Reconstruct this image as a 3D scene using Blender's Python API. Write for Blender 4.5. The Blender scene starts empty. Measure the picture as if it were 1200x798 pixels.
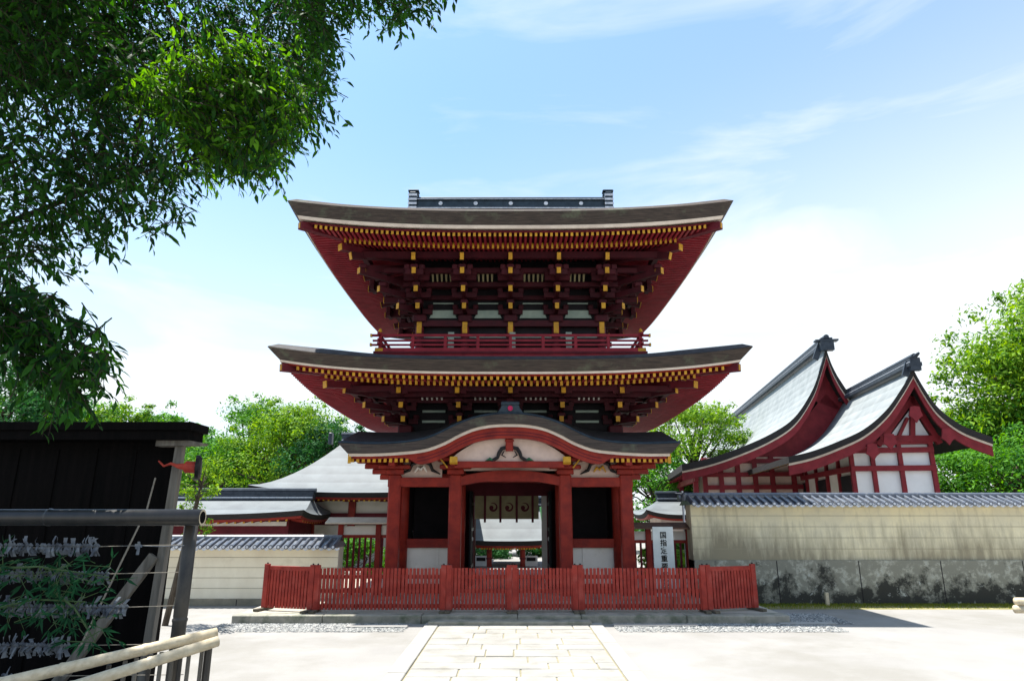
import bpy, bmesh, math, random
from mathutils import Vector, Matrix
R = math.radians
random.seed(7)
sc = bpy.context.scene
col = sc.collection

# ------------------------------------------------------------------ camera
CAMZ, F, PIT = 3.0, 770.0, R(14.9)
cam_d = bpy.data.cameras.new('camera'); cam = bpy.data.objects.new('camera', cam_d); col.objects.link(cam)
cam.location = (0, 0, CAMZ); cam.rotation_euler = (math.pi/2 + PIT, 0, 0)
cam_d.sensor_width = 36; cam_d.lens = F*36/1200; cam_d.clip_start = .1; cam_d.clip_end = 2000
sc.camera = cam

# ------------------------------------------------------------------ sky and sun
SUN = Vector((-3.65, 2.0, 13.9)).normalized()
EL = math.asin(SUN.z); AZ = math.atan2(SUN.x, SUN.y)
w = bpy.data.worlds.new('World'); sc.world = w; w.use_nodes = True
nt = w.node_tree; nt.nodes.clear()
def nd(t, typ, **k):
    n = t.nodes.new(typ)
    for a, v in k.items():
        if a.startswith('i_'): n.inputs[a[2:].replace('_', ' ')].default_value = v
        elif a.startswith('n_'): n.inputs[int(a[2:])].default_value = v
        else: setattr(n, a, v)
    return n
sky = nd(nt, 'ShaderNodeTexSky', sky_type='NISHITA', sun_disc=False, sun_elevation=EL, sun_rotation=AZ % (2*math.pi),
         air_density=1.0, dust_density=1.2, ozone_density=1.5)
tc = nd(nt, 'ShaderNodeTexCoord')
mp = nd(nt, 'ShaderNodeMapping'); mp.inputs['Scale'].default_value = (1.0, 1.0, 4.2); mp.inputs['Location'].default_value = (0.35, 0.2, 0.1)
nz = nd(nt, 'ShaderNodeTexNoise', i_Scale=2.1, i_Detail=7.0, i_Roughness=.55); nz.inputs['Distortion'].default_value = .5
nt.links.new(tc.outputs['Generated'], mp.inputs[0]); nt.links.new(mp.outputs[0], nz.inputs['Vector'])
cr = nd(nt, 'ShaderNodeMapRange', n_1=.48, n_2=.72, n_3=0.0, n_4=.6)
nt.links.new(nz.outputs[0], cr.inputs[0])
sx = nd(nt, 'ShaderNodeSeparateXYZ'); nt.links.new(tc.outputs['Generated'], sx.inputs[0])
# thin veil of high cloud, thicker low down and towards the right
h1 = nd(nt, 'ShaderNodeMapRange', n_1=.60, n_2=-.06, n_3=0.05, n_4=.97, interpolation_type='SMOOTHSTEP'); nt.links.new(sx.outputs[2], h1.inputs[0])
h2 = nd(nt, 'ShaderNodeMapRange', n_1=-.1, n_2=.6, n_3=0.0, n_4=.42); nt.links.new(sx.outputs[0], h2.inputs[0])
h3 = nd(nt, 'ShaderNodeMapRange', n_1=.72, n_2=.35, n_3=0.12, n_4=1.0); nt.links.new(sx.outputs[2], h3.inputs[0])
m1 = nd(nt, 'ShaderNodeMath', operation='MULTIPLY'); nt.links.new(h2.outputs[0], m1.inputs[0]); nt.links.new(h3.outputs[0], m1.inputs[1])
a1 = nd(nt, 'ShaderNodeMath', operation='ADD'); nt.links.new(h1.outputs[0], a1.inputs[0]); nt.links.new(m1.outputs[0], a1.inputs[1])
a2 = nd(nt, 'ShaderNodeMath', operation='ADD', use_clamp=True); nt.links.new(a1.outputs[0], a2.inputs[0]); nt.links.new(cr.outputs[0], a2.inputs[1])
mx = nd(nt, 'ShaderNodeMix', data_type='RGBA')
mx.inputs['B'].default_value = (4.1, 4.35, 4.55, 1)
nt.links.new(a2.outputs[0], mx.inputs['Factor']); tn = nd(nt, 'ShaderNodeMix', data_type='RGBA', blend_type='MULTIPLY'); tn.inputs['Factor'].default_value = 1; tn.inputs['B'].default_value = (.77, 1.0, 1.05, 1)
nt.links.new(sky.outputs[0], tn.inputs['A']); nt.links.new(tn.outputs['Result'], mx.inputs['A'])
bg = nd(nt, 'ShaderNodeBackground', i_Strength=.10); nt.links.new(mx.outputs['Result'], bg.inputs[0])
wo = nd(nt, 'ShaderNodeOutputWorld'); nt.links.new(bg.outputs[0], wo.inputs[0])
sl = bpy.data.lights.new('sun', 'SUN'); sl.energy = 4.2; sl.angle = R(.5); sl.color = (1, .955, .88)
so = bpy.data.objects.new('sun', sl); col.objects.link(so); so.rotation_euler = SUN.to_track_quat('Z', 'Y').to_euler(); so.location = (-20, 10, 60)
sc.view_settings.view_transform = 'Standard'; sc.view_settings.look = 'None'; sc.view_settings.gamma = 1
sc.view_settings.exposure = 1.42; sc.view_settings.use_curve_mapping = False
sc.render.engine = 'CYCLES'; sc.cycles.max_bounces = 8; sc.cycles.diffuse_bounces = 5; sc.cycles.transparent_max_bounces = 6

# ------------------------------------------------------------------ helpers
SP, CP = math.sin(PIT), math.cos(PIT)
def at(px, py, Y):                       # point of the photograph's ray at distance Y (world)
    u, v = (px-600)/F, (399-py)/F
    d = Vector((u, CP - v*SP, SP + v*CP))
    return Vector((0, 0, CAMZ)) + d*(Y/d.y)
def on_ground(px, py, z=0):
    u, v = (px-600)/F, (399-py)/F
    d = Vector((u, CP - v*SP, SP + v*CP))
    return Vector((0, 0, CAMZ)) + d*((z-CAMZ)/d.z)
def on_plane(px, py, O, n):
    u, v = (px-600)/F, (399-py)/F
    d = Vector((u, CP - v*SP, SP + v*CP)); C = Vector((0, 0, CAMZ))
    return C + d*((O-C).dot(n)/d.dot(n))
ORG = {}
def tag(o, label=None, cat=None, group=None, kind=None):
    if label: o['label'] = label
    if cat: o['category'] = cat
    if group: o['group'] = group
    if kind: o['kind'] = kind
    return o
def empty(name, loc, label, cat, group=None):
    o = bpy.data.objects.new(name, None); col.objects.link(o); o.location = loc; ORG[o.name] = Vector(loc); o.empty_display_size = .2
    return tag(o, label, cat, group)
class MB:
    def __init__(s): s.v = []; s.f = []; s.m = []; s.cur = 0
    def mat(s, i): s.cur = i; return s
    def face(s, pts):
        b = len(s.v); s.v += [tuple(p) for p in pts]; s.f.append(tuple(range(b, b+len(pts)))); s.m.append(s.cur)
    def raw(s, vs, fs):
        b = len(s.v); s.v += [tuple(p) for p in vs]
        for f in fs: s.f.append(tuple(b+i for i in f)); s.m.append(s.cur)
    def box(s, x0, x1, y0, y1, z0, z1):
        s.raw([(x0,y0,z0),(x1,y0,z0),(x1,y1,z0),(x0,y1,z0),(x0,y0,z1),(x1,y0,z1),(x1,y1,z1),(x0,y1,z1)],
              [(0,3,2,1),(4,5,6,7),(0,1,5,4),(1,2,6,5),(2,3,7,6),(3,0,4,7)])
    def cbox(s, x0, x1, y0, y1, z0, z1, c=.01):   # box with chamfered vertical and top edges
        n = [(x0+c,y0),(x1-c,y0),(x1,y0+c),(x1,y1-c),(x1-c,y1),(x0+c,y1),(x0,y1-c),(x0,y0+c)]
        cx, cy = (x0+x1)/2, (y0+y1)/2
        t = [(cx+(x-cx)*(1-2*c/max(x1-x0,1e-6)), cy+(y-cy)*(1-2*c/max(y1-y0,1e-6))) for x, y in n]
        vs = [(x,y,z0) for x,y in n]+[(x,y,z1-c) for x,y in n]+[(x,y,z1) for x,y in t]
        fs = [tuple(range(7,-1,-1)), tuple(range(16,24))]
        for k in range(8):
            j = (k+1)%8; fs += [(k,j,8+j,8+k),(8+k,8+j,16+j,16+k)]
        s.raw(vs, fs)
    def beam(s, p0, p1, w_, h, up=(0,0,1), cap0=False):
        p0, p1 = Vector(p0), Vector(p1); d = (p1-p0).normalized(); up = Vector(up)
        r = d.cross(up)
        if r.length < 1e-4: r = d.cross(Vector((1,0,0)))
        r.normalize(); u = r.cross(d).normalized(); r *= w_/2; u *= h/2
        vs = [p0-r-u, p0+r-u, p0+r+u, p0-r+u, p1-r-u, p1+r-u, p1+r+u, p1-r+u]
        s.raw(vs, [(0,1,2,3),(7,6,5,4),(0,4,5,1),(1,5,6,2),(2,6,7,3),(3,7,4,0)])
    def tube(s, pts, rad, n=10, caps=True):
        pts = [Vector(p) for p in pts]; rs = rad if hasattr(rad, '__len__') else [rad]*len(pts)
        b = len(s.v); prev = None
        for i, p in enumerate(pts):
            t = (pts[min(i+1,len(pts)-1)]-pts[max(i-1,0)])
            if t.length < 1e-6: t = Vector((0,0,1))
            t.normalize()
            if prev is None:
                a = t.cross(Vector((0,0,1))); 
                if a.length < 1e-3: a = t.cross(Vector((1,0,0)))
            else: a = prev - t*prev.dot(t)
            a.normalize(); prev = a; c = t.cross(a)
            for k in range(n):
                an = 2*math.pi*k/n
                s.v.append(tuple(p + (a*math.cos(an)+c*math.sin(an))*rs[i]))
        for i in range(len(pts)-1):
            for k in range(n):
                s.f.append((b+i*n+k, b+i*n+(k+1)%n, b+(i+1)*n+(k+1)%n, b+(i+1)*n+k)); s.m.append(s.cur)
        if caps:
            s.f.append(tuple(b+k for k in range(n-1,-1,-1))); s.m.append(s.cur)
            q = b+(len(pts)-1)*n; s.f.append(tuple(q+k for k in range(n))); s.m.append(s.cur)
    def prism(s, poly, vec):               # planar polygon swept by vec
        poly = [Vector(p) for p in poly]; vec = Vector(vec); n = len(poly)
        s.raw(poly+[p+vec for p in poly], [tuple(range(n)), tuple(range(2*n-1,n-1,-1))]+[(i,i+n,(i+1)%n+n,(i+1)%n) for i in range(n)])
    def strip(s, A, B):                    # quads between two polylines
        b = len(s.v); n = len(A); s.v += [tuple(p) for p in A]+[tuple(p) for p in B]
        for i in range(n-1): s.f.append((b+i,b+i+1,b+n+i+1,b+n+i)); s.m.append(s.cur)
    def build(s, name, mats, parent=None, smooth=False, loc=None, fix=True, bev=0):
        me = bpy.data.meshes.new(name)
        o0 = ORG[parent.name] if parent else Vector(loc if loc else (0,0,0))
        me.from_pydata([(x-o0.x, y-o0.y, z-o0.z) for x,y,z in s.v], [], s.f)
        mats = mats if isinstance(mats, (list,tuple)) else [mats]
        for m in mats: me.materials.append(m)
        if len(mats) > 1: me.polygons.foreach_set('material_index', s.m)
        if smooth: me.polygons.foreach_set('use_smooth', [True]*len(me.polygons))
        if fix and len(s.f) < 30000:
            bm = bmesh.new(); bm.from_mesh(me); bmesh.ops.recalc_face_normals(bm, faces=bm.faces); bm.to_mesh(me); bm.free()
        me.update()
        o = bpy.data.objects.new(name, me); col.objects.link(o)
        if parent: o.parent = parent
        else: o.location = o0
        ORG[o.name] = o0
        if bev:
            b = o.modifiers.new('bevel', 'BEVEL'); b.width = bev; b.segments = 2; b.limit_method = 'ANGLE'; b.angle_limit = R(40)
        return o

# ------------------------------------------------------------------ materials
def base_mat(name, rough=.6, metal=0, spec=.4):
    m = bpy.data.materials.new(name); m.use_nodes = True; t = m.node_tree
    p = t.nodes['Principled BSDF']; p.inputs['Roughness'].default_value = rough; p.inputs['Metallic'].default_value = metal
    p.inputs['Specular IOR Level'].default_value = spec
    return m, t, p
def noise_mat(name, c1, c2, scale=3, rough=.6, stretch=(1,1,1), detail=6, lo=.35, hi=.65, bump=.0, bscale=40, spec=.2, metal=0, c3=None, s3=.6, l3=.55, h3=.7):
    m, t, p = base_mat(name, rough, metal, spec)
    g = nd(t, 'ShaderNodeTexCoord'); mp = nd(t, 'ShaderNodeMapping'); mp.inputs['Scale'].default_value = stretch
    t.links.new(g.outputs['Object'], mp.inputs[0])
    n = nd(t, 'ShaderNodeTexNoise', i_Scale=scale, i_Detail=detail, i_Roughness=.6); t.links.new(mp.outputs[0], n.inputs['Vector'])
    r = nd(t, 'ShaderNodeMapRange', n_1=lo, n_2=hi); t.links.new(n.outputs[0], r.inputs[0])
    x = nd(t, 'ShaderNodeMix', data_type='RGBA'); x.inputs['A'].default_value = (*c1,1); x.inputs['B'].default_value = (*c2,1)
    t.links.new(r.outputs[0], x.inputs['Factor']); out = x.outputs['Result']
    if c3:
        n3 = nd(t, 'ShaderNodeTexNoise', i_Scale=s3, i_Detail=8.0, i_Roughness=.65); t.links.new(g.outputs['Object'], n3.inputs['Vector'])
        r3 = nd(t, 'ShaderNodeMapRange', n_1=l3, n_2=h3); t.links.new(n3.outputs[0], r3.inputs[0])
        y = nd(t, 'ShaderNodeMix', data_type='RGBA'); y.inputs['B'].default_value = (*c3,1)
        t.links.new(out, y.inputs['A']); t.links.new(r3.outputs[0], y.inputs['Factor']); out = y.outputs['Result']
    t.links.new(out, p.inputs['Base Color'])
    if bump:
        b = nd(t, 'ShaderNodeBump', i_Strength=bump, i_Distance=.02); n2 = nd(t, 'ShaderNodeTexNoise', i_Scale=bscale, i_Detail=4.0)
        t.links.new(mp.outputs[0], n2.inputs['Vector']); t.links.new(n2.outputs[0], b.inputs['Height']); t.links.new(b.outputs[0], p.inputs['Normal'])
    return m
M = {}
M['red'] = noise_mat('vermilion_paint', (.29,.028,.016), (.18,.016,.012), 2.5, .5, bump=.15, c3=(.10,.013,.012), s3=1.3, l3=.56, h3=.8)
M['red_fence'] = noise_mat('fence_paint', (.34,.040,.027), (.22,.024,.018), 4, .6, bump=.2, c3=(.36,.075,.06), s3=3.0, l3=.5, h3=.8)
M['red_deep'] = noise_mat('deep_red_paint', (.13,.012,.020), (.09,.008,.014), 2.5, .6, bump=.1)
M['red_raft'] = noise_mat('rafter_paint', (.30,.024,.036), (.20,.015,.024), 2.5, .55, bump=.1)
M['red_shaded'] = noise_mat('shaded_red_paint', (.068,.008,.013), (.04,.006,.010), 2.5, .6, bump=.1)  # vermilion darkened so the colour carries the shade under the eaves
M['red_hall'] = noise_mat('hall_paint', (.24,.022,.030), (.17,.016,.022), 2.5, .55, bump=.1)
M['gold'] = noise_mat('yellow_end_paint', (.66,.35,.03), (.42,.21,.02), 5, .45)
M['bark'] = noise_mat('cypress_bark', (.10,.078,.066), (.04,.035,.033), 3, .9, (.6,.6,14), bump=.6, bscale=12, c3=(.11,.12,.085), s3=1.5)
M['bark_top'] = noise_mat('bark_top', (.055,.055,.06), (.03,.03,.034), 3, .7, bump=.5, bscale=20)
M['cream'] = noise_mat('cream_strip', (.72,.62,.52), (.60,.50,.42), 3, .7)
M['plaster'] = noise_mat('plaster_white', (.74,.70,.64), (.64,.60,.53), 1.2, .85, bump=.1, c3=(.5,.44,.36), s3=2.5, l3=.6, h3=.85)
M['plaster_bright'] = noise_mat('plaster_bright', (.80,.80,.80), (.72,.72,.71), 1.2, .85)
M['greengrey'] = noise_mat('louvre_panel', (.36,.43,.36), (.26,.33,.28), 2, .7)
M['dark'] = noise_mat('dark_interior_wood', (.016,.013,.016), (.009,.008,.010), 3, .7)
M['black'] = noise_mat('charred_board', (.006,.005,.005), (.003,.003,.003), 2, .75, (6,6,.4), bump=.3, spec=.04)
M['wood_grey'] = noise_mat('weathered_timber', (.19,.175,.15), (.10,.09,.075), 4, .8, (3,3,.3), bump=.4)
M['wood_brown'] = noise_mat('brown_timber', (.16,.09,.06), (.10,.055,.04), 4, .7)
M['ridge'] = noise_mat('ridge_dark', (.035,.055,.075), (.02,.033,.045), 4, .4)
M['ridge_mid'] = noise_mat('ridge_sheet', (.05,.062,.078), (.03,.038,.05), 4, .45)
M['metal'] = noise_mat('dark_fitting', (.02,.02,.022), (.035,.03,.03), 5, .45, metal=.6)
M['white'] = noise_mat('white_paint', (.8,.8,.8), (.74,.74,.74), 3, .5)
M['stone'] = noise_mat('platform_stone', (.34,.32,.27), (.20,.20,.17), 2.2, .85, bump=.5, bscale=30, c3=(.10,.12,.08), s3=1.8, l3=.5, h3=.7)
M['bamboo_dark'] = noise_mat('old_bamboo', (.022,.02,.02), (.012,.012,.012), 3, .35, (4,4,.6), spec=.5)
M['bamboo_post'] = noise_mat('stained_bamboo', (.06,.052,.042), (.012,.012,.012), 2.5, .5, (2,2,1), spec=.4)
M['bamboo'] = noise_mat('pale_bamboo', (.60,.52,.37), (.46,.38,.25), 4, .45, (6,1,6), spec=.5, c3=(.25,.21,.15), s3=5, l3=.55, h3=.8)
M['paper'] = noise_mat('fortune_paper', (.17,.19,.21), (.07,.08,.10), 10, .8)
M['bark_tree'] = noise_mat('tree_bark', (.10,.08,.06), (.05,.04,.03), 6, .9, (3,3,.5), bump=.7)
M['twig'] = noise_mat('dark_twigs', (.035,.028,.02), (.02,.016,.012), 6, .9)
M['rope'] = noise_mat('old_rope', (.30,.27,.22), (.2,.18,.15), 20, .9)
M['green_paint'] = noise_mat('green_carving', (.03,.14,.07), (.015,.05,.03), 8, .6)
M['magenta'] = noise_mat('crest_colour', (.5,.02,.10), (.4,.02,.08), 8, .5)
M['tile'] = noise_mat('fired_tile', (.10,.115,.145), (.05,.06,.08), 3, .32, spec=.6, c3=(.2,.21,.22), s3=6, l3=.5, h3=.75)
M['tile_light'] = noise_mat('pale_tile', (.72,.74,.78), (.40,.43,.48), 6, .4)
M['foundation'] = None
M['ochre'] = None
M['noren'] = noise_mat('curtain_board', (.42,.36,.20), (.30,.25,.14), 2, .8)

def leaf_mat(name, c1, c2, trans=.35, rough=.5):
    m, t, p = base_mat(name, .6, 0, .12)
    g = nd(t, 'ShaderNodeNewGeometry'); x = nd(t, 'ShaderNodeMix', data_type='RGBA')
    x.inputs['A'].default_value = (*c1,1); x.inputs['B'].default_value = (*c2,1)
    tcn = nd(t, 'ShaderNodeTexCoord'); n = nd(t, 'ShaderNodeTexNoise', i_Scale=.55, i_Detail=3.0); t.links.new(tcn.outputs['Object'], n.inputs['Vector'])
    ad = nd(t, 'ShaderNodeMath', operation='ADD'); t.links.new(g.outputs['Random Per Island'], ad.inputs[0]); t.links.new(n.outputs[0], ad.inputs[1])
    r = nd(t, 'ShaderNodeMapRange', n_1=.55, n_2=1.4); t.links.new(ad.outputs[0], r.inputs[0]); t.links.new(r.outputs[0], x.inputs['Factor'])
    t.links.new(x.outputs['Result'], p.inputs['Base Color'])
    tr = nd(t, 'ShaderNodeBsdfTranslucent'); 
    hs = nd(t, 'ShaderNodeHueSaturation', i_Hue=.485, i_Saturation=1.15, i_Value=1.5); t.links.new(x.outputs['Result'], hs.inputs['Color']); t.links.new(hs.outputs[0], tr.inputs[0])
    mxs = nd(t, 'ShaderNodeMixShader', n_0=trans); t.links.new(p.outputs[0], mxs.inputs[1]); t.links.new(tr.outputs[0], mxs.inputs[2])
    t.links.new(mxs.outputs[0], t.nodes['Material Output'].inputs[0])
    return m
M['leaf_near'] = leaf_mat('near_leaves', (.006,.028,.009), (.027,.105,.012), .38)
M['leaf_sunlit'] = leaf_mat('sunlit_leaves', (.03,.12,.012), (.11,.28,.02), .45)  # near leaves with sunlight put into a brighter, yellower colour
M['leaf_bright'] = leaf_mat('bright_leaves', (.035,.13,.012), (.21,.36,.03), .38)
M['leaf_mid'] = leaf_mat('mid_leaves', (.02,.10,.018), (.11,.29,.03), .38)
M['leaf_dark'] = leaf_mat('dark_leaves', (.012,.06,.022), (.035,.13,.03), .3)
M['leaf_bamboo'] = leaf_mat('bamboo_leaves', (.010,.05,.022), (.022,.10,.04), .3)
M['grass'] = leaf_mat('grass_blades', (.10,.16,.02), (.25,.25,.04), .3)

def sheet_roof(name, c1, c2, pitch=.28, rough=.38):
    # sheet copper laid in courses: seams follow the height
    m, t, p = base_mat(name, .62, 0, .2)
    g = nd(t, 'ShaderNodeTexCoord'); n = nd(t, 'ShaderNodeTexNoise', i_Scale=1.1, i_Detail=7.0); t.links.new(g.outputs['Object'], n.inputs['Vector'])
    x = nd(t, 'ShaderNodeMix', data_type='RGBA'); x.inputs['A'].default_value=(*c1,1); x.inputs['B'].default_value=(*c2,1)
    r = nd(t, 'ShaderNodeMapRange', n_1=.35, n_2=.65); t.links.new(n.outputs[0], r.inputs[0]); t.links.new(r.outputs[0], x.inputs['Factor'])
    w_ = nd(t, 'ShaderNodeTexWave', wave_type='BANDS', bands_direction='Z', wave_profile='SAW', i_Scale=1/(pitch*2*math.pi)*math.pi*2/ (1.0)*.16)
    t.links.new(g.outputs['Object'], w_.inputs['Vector'])
    b = nd(t, 'ShaderNodeBump', i_Strength=.15, i_Distance=.02); t.links.new(w_.outputs['Fac'], b.inputs['Height']); t.links.new(b.outputs[0], p.inputs['Normal'])
    y = nd(t, 'ShaderNodeMix', data_type='RGBA', blend_type='MULTIPLY'); y.inputs['Factor'].default_value = .22
    t.links.new(x.outputs['Result'], y.inputs['A']); t.links.new(w_.outputs['Color'], y.inputs['B']); t.links.new(y.outputs['Result'], p.inputs['Base Color'])
    return m
M['copper'] = sheet_roof('copper_sheet', (.31,.335,.34), (.24,.265,.27))
M['copper_left'] = sheet_roof('grey_sheet', (.17,.19,.20), (.14,.155,.165))

def wall_mats():
    # ochre plaster with five ruled courses and brown run marks
    m, t, p = base_mat('ochre_plaster', .85)
    g = nd(t, 'ShaderNodeTexCoord'); s = nd(t, 'ShaderNodeSeparateXYZ'); t.links.new(g.outputs['Object'], s.inputs[0])
    n = nd(t, 'ShaderNodeTexNoise', i_Scale=.9, i_Detail=8.0, i_Roughness=.65); t.links.new(g.outputs['Object'], n.inputs['Vector'])
    mpp = nd(t, 'ShaderNodeMapping'); mpp.inputs['Scale'].default_value = (3.5,3.5,.55); t.links.new(g.outputs['Object'], mpp.inputs[0])
    n2 = nd(t, 'ShaderNodeTexNoise', i_Scale=1.3, i_Detail=8.0, i_Roughness=.7); t.links.new(mpp.outputs[0], n2.inputs['Vector'])
    x = nd(t, 'ShaderNodeMix', data_type='RGBA'); x.inputs['A'].default_value=(.78,.70,.47,1); x.inputs['B'].default_value=(.68,.62,.44,1)
    r = nd(t, 'ShaderNodeMapRange', n_1=.4, n_2=.6); t.links.new(n.outputs[0], r.inputs[0]); t.links.new(r.outputs[0], x.inputs['Factor'])
    # dirt grows in the lower half (rain splash)
    zz = nd(t, 'ShaderNodeMapRange', n_1=2.9, n_2=1.4, n_3=0.0, n_4=.5); t.links.new(s.outputs[2], zz.inputs[0])
    ad = nd(t, 'ShaderNodeMath', operation='ADD'); t.links.new(zz.outputs[0], ad.inputs[0]); t.links.new(n2.outputs[0], ad.inputs[1])
    n5 = nd(t, 'ShaderNodeTexNoise', i_Scale=.35, i_Detail=3.0); t.links.new(g.outputs['Object'], n5.inputs['Vector'])
    ad2 = nd(t, 'ShaderNodeMath', operation='ADD'); t.links.new(ad.outputs[0], ad2.inputs[0]); t.links.new(n5.outputs[0], ad2.inputs[1])
    r2 = nd(t, 'ShaderNodeMapRange', n_1=1.03, n_2=1.5, n_3=0.0, n_4=.85); t.links.new(ad2.outputs[0], r2.inputs[0])
    y = nd(t, 'ShaderNodeMix', data_type='RGBA'); y.inputs['B'].default_value=(.20,.17,.11,1); t.links.new(x.outputs['Result'], y.inputs['A']); t.links.new(r2.outputs[0], y.inputs['Factor'])
    t.links.new(y.outputs['Result'], p.inputs['Base Color'])
    b = nd(t, 'ShaderNodeBump', i_Strength=.25, i_Distance=.02); t.links.new(n2.outputs[0], b.inputs['Height']); t.links.new(b.outputs[0], p.inputs['Normal'])
    M['ochre'] = m
    m, t, p = base_mat('lichened_foundation', .9)
    g = nd(t, 'ShaderNodeTexCoord'); s = nd(t, 'ShaderNodeSeparateXYZ'); t.links.new(g.outputs['Object'], s.inputs[0])
    n = nd(t, 'ShaderNodeTexNoise', i_Scale=1.3, i_Detail=9.0, i_Roughness=.72); t.links.new(g.outputs['Object'], n.inputs['Vector'])
    n2 = nd(t, 'ShaderNodeTexNoise', i_Scale=3.6, i_Detail=9.0, i_Roughness=.75); t.links.new(g.outputs['Object'], n2.inputs['Vector'])
    zz = nd(t, 'ShaderNodeMapRange', n_1=1.5, n_2=.1, n_3=-.09, n_4=.18); t.links.new(s.outputs[2], zz.inputs[0])
    ad = nd(t, 'ShaderNodeMath', operation='ADD'); t.links.new(zz.outputs[0], ad.inputs[0]); t.links.new(n.outputs[0], ad.inputs[1])
    r = nd(t, 'ShaderNodeMapRange', n_1=.53, n_2=.63); t.links.new(ad.outputs[0], r.inputs[0])
    x = nd(t, 'ShaderNodeMix', data_type='RGBA'); x.inputs['A'].default_value=(.27,.27,.24,1); x.inputs['B'].default_value=(.035,.035,.028,1)
    r1 = nd(t, 'ShaderNodeMapRange', n_1=.50, n_2=.58); t.links.new(n2.outputs[0], r1.inputs[0])
    x0 = nd(t, 'ShaderNodeMix', data_type='RGBA'); x0.inputs['A'].default_value=(.22,.215,.17,1); x0.inputs['B'].default_value=(.36,.355,.29,1); t.links.new(r1.outputs[0], x0.inputs['Factor'])
    t.links.new(x0.outputs['Result'], x.inputs['A'])
    t.links.new(r.outputs[0], x.inputs['Factor']); 
    r3 = nd(t, 'ShaderNodeMapRange', n_1=.60, n_2=.66); t.links.new(n2.outputs[0], r3.inputs[0])
    y = nd(t, 'ShaderNodeMix', data_type='RGBA'); y.inputs['B'].default_value=(.42,.43,.38,1); t.links.new(x.outputs['Result'], y.inputs['A']); t.links.new(r3.outputs[0], y.inputs['Factor'])
    t.links.new(y.outputs['Result'], p.inputs['Base Color'])
    b = nd(t, 'ShaderNodeBump', i_Strength=.6, i_Distance=.04); t.links.new(n2.outputs[0], b.inputs['Height']); t.links.new(b.outputs[0], p.inputs['Normal'])
    M['foundation'] = m
wall_mats()
M['ground'] = noise_mat('sandy_ground', (.275,.268,.256), (.238,.231,.221), .5, .95, bump=.45, bscale=26, c3=(.215,.207,.19), s3=.22, l3=.48, h3=.62)
M['slab'] = noise_mat('paving_slab', (.315,.305,.285), (.235,.228,.21), 1.2, .85, bump=.4, bscale=14, c3=(.20,.185,.15), s3=1.7, l3=.58, h3=.8)
M['slab_edge'] = noise_mat('kerb_slab', (.33,.322,.305), (.27,.262,.245), 1.2, .85, bump=.3, bscale=14)
M['gravel'] = noise_mat('gravel_stones', (.55,.54,.52), (.16,.17,.18), 9, .9, detail=2)
M['joint'] = noise_mat('joint_moss', (.30,.27,.18), (.22,.20,.12), 6, .95)
M['yard'] = noise_mat('yard_moss', (.20,.19,.08), (.34,.30,.16), .8, .95, bump=.4, bscale=20)

# ------------------------------------------------------------------ ground
g = MB(); g.face([(-600,-60,0),(600,-60,0),(600,900,0),(-600,900,0)])
tag(g.build('ground', M['ground'], fix=False), kind='structure')

# gentle wooded hill far behind on the left and right
def hill(x0, x1, y0, y1, h):
    b = MB(); nx, ny = 40, 14
    P = {}
    for i in range(nx+1):
        for j in range(ny+1):
            u, v = i/nx, j/ny
            z = h*math.sin(math.pi*u)**.8*math.sin(math.pi*v)**.8*(.8+.2*math.sin(i*.9)*math.cos(j*1.3)) - .3
            P[i,j] = (x0+(x1-x0)*u, y0+(y1-y0)*v, z)
    vs = [P[i,j] for i in range(nx+1) for j in range(ny+1)]
    fs = [(i*(ny+1)+j, (i+1)*(ny+1)+j, (i+1)*(ny+1)+j+1, i*(ny+1)+j+1) for i in range(nx) for j in range(ny)]
    b.raw(vs, fs)
    return b
tag(hill(-190, 30, 110, 200, 22).build('hill', M['leaf_dark'], smooth=True), kind='structure')

# paved approach: individual slabs in rows with kerb stones on both sides
YS = 20.25                                        # front of the stone platform
PX = -0.06
def pave():
    b = MB(); rnd = random.Random(3)
    half = 2.1; PXP = PX+.11
    j = MB(); j.box(PXP-half-.42, PXP+half+.42, 2, YS-.02, -.05, .006)
    y = 2.0
    while y < YS-.05:
        d = rnd.uniform(.42, .8); y1 = min(y+d, YS-.03)
        x = PXP-half
        while x < PXP+half-.01:
            wd = rnd.uniform(.6, 1.5); x1 = min(x+wd, PXP+half)
            if PXP+half-x1 < .35: x1 = PXP+half
            z = .03+rnd.uniform(-.006,.006); g_ = .012
            yy0, yy1 = y+g_, y1-g_
            if rnd.random() < .25 and x1-x < 1.2: yy1 -= rnd.uniform(0,.06)
            b.cbox(x+g_, x1-g_, yy0, yy1, -.02, z, .012)
            x = x1
        y = y1
    for s in (-1, 1):
        y = 2.0
        while y < YS-.05:
            d = rnd.uniform(1.1, 1.9); y1 = min(y+d, YS-.03)
            xa, xb = sorted((PXP+s*(half+.02), PXP+s*(half+.40)))
            b.mat(1); b.cbox(xa, xb, y+.008, y1-.008, -.02, .045+rnd.uniform(-.004,.004), .015)
            y = y1
    b.cur = 0
    p = b.build('path', [M['slab'], M['slab_edge']]); tag(p, kind='structure')
    q = j.build('path_bed', M['joint']); tag(q, kind='structure')
pave()

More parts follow.
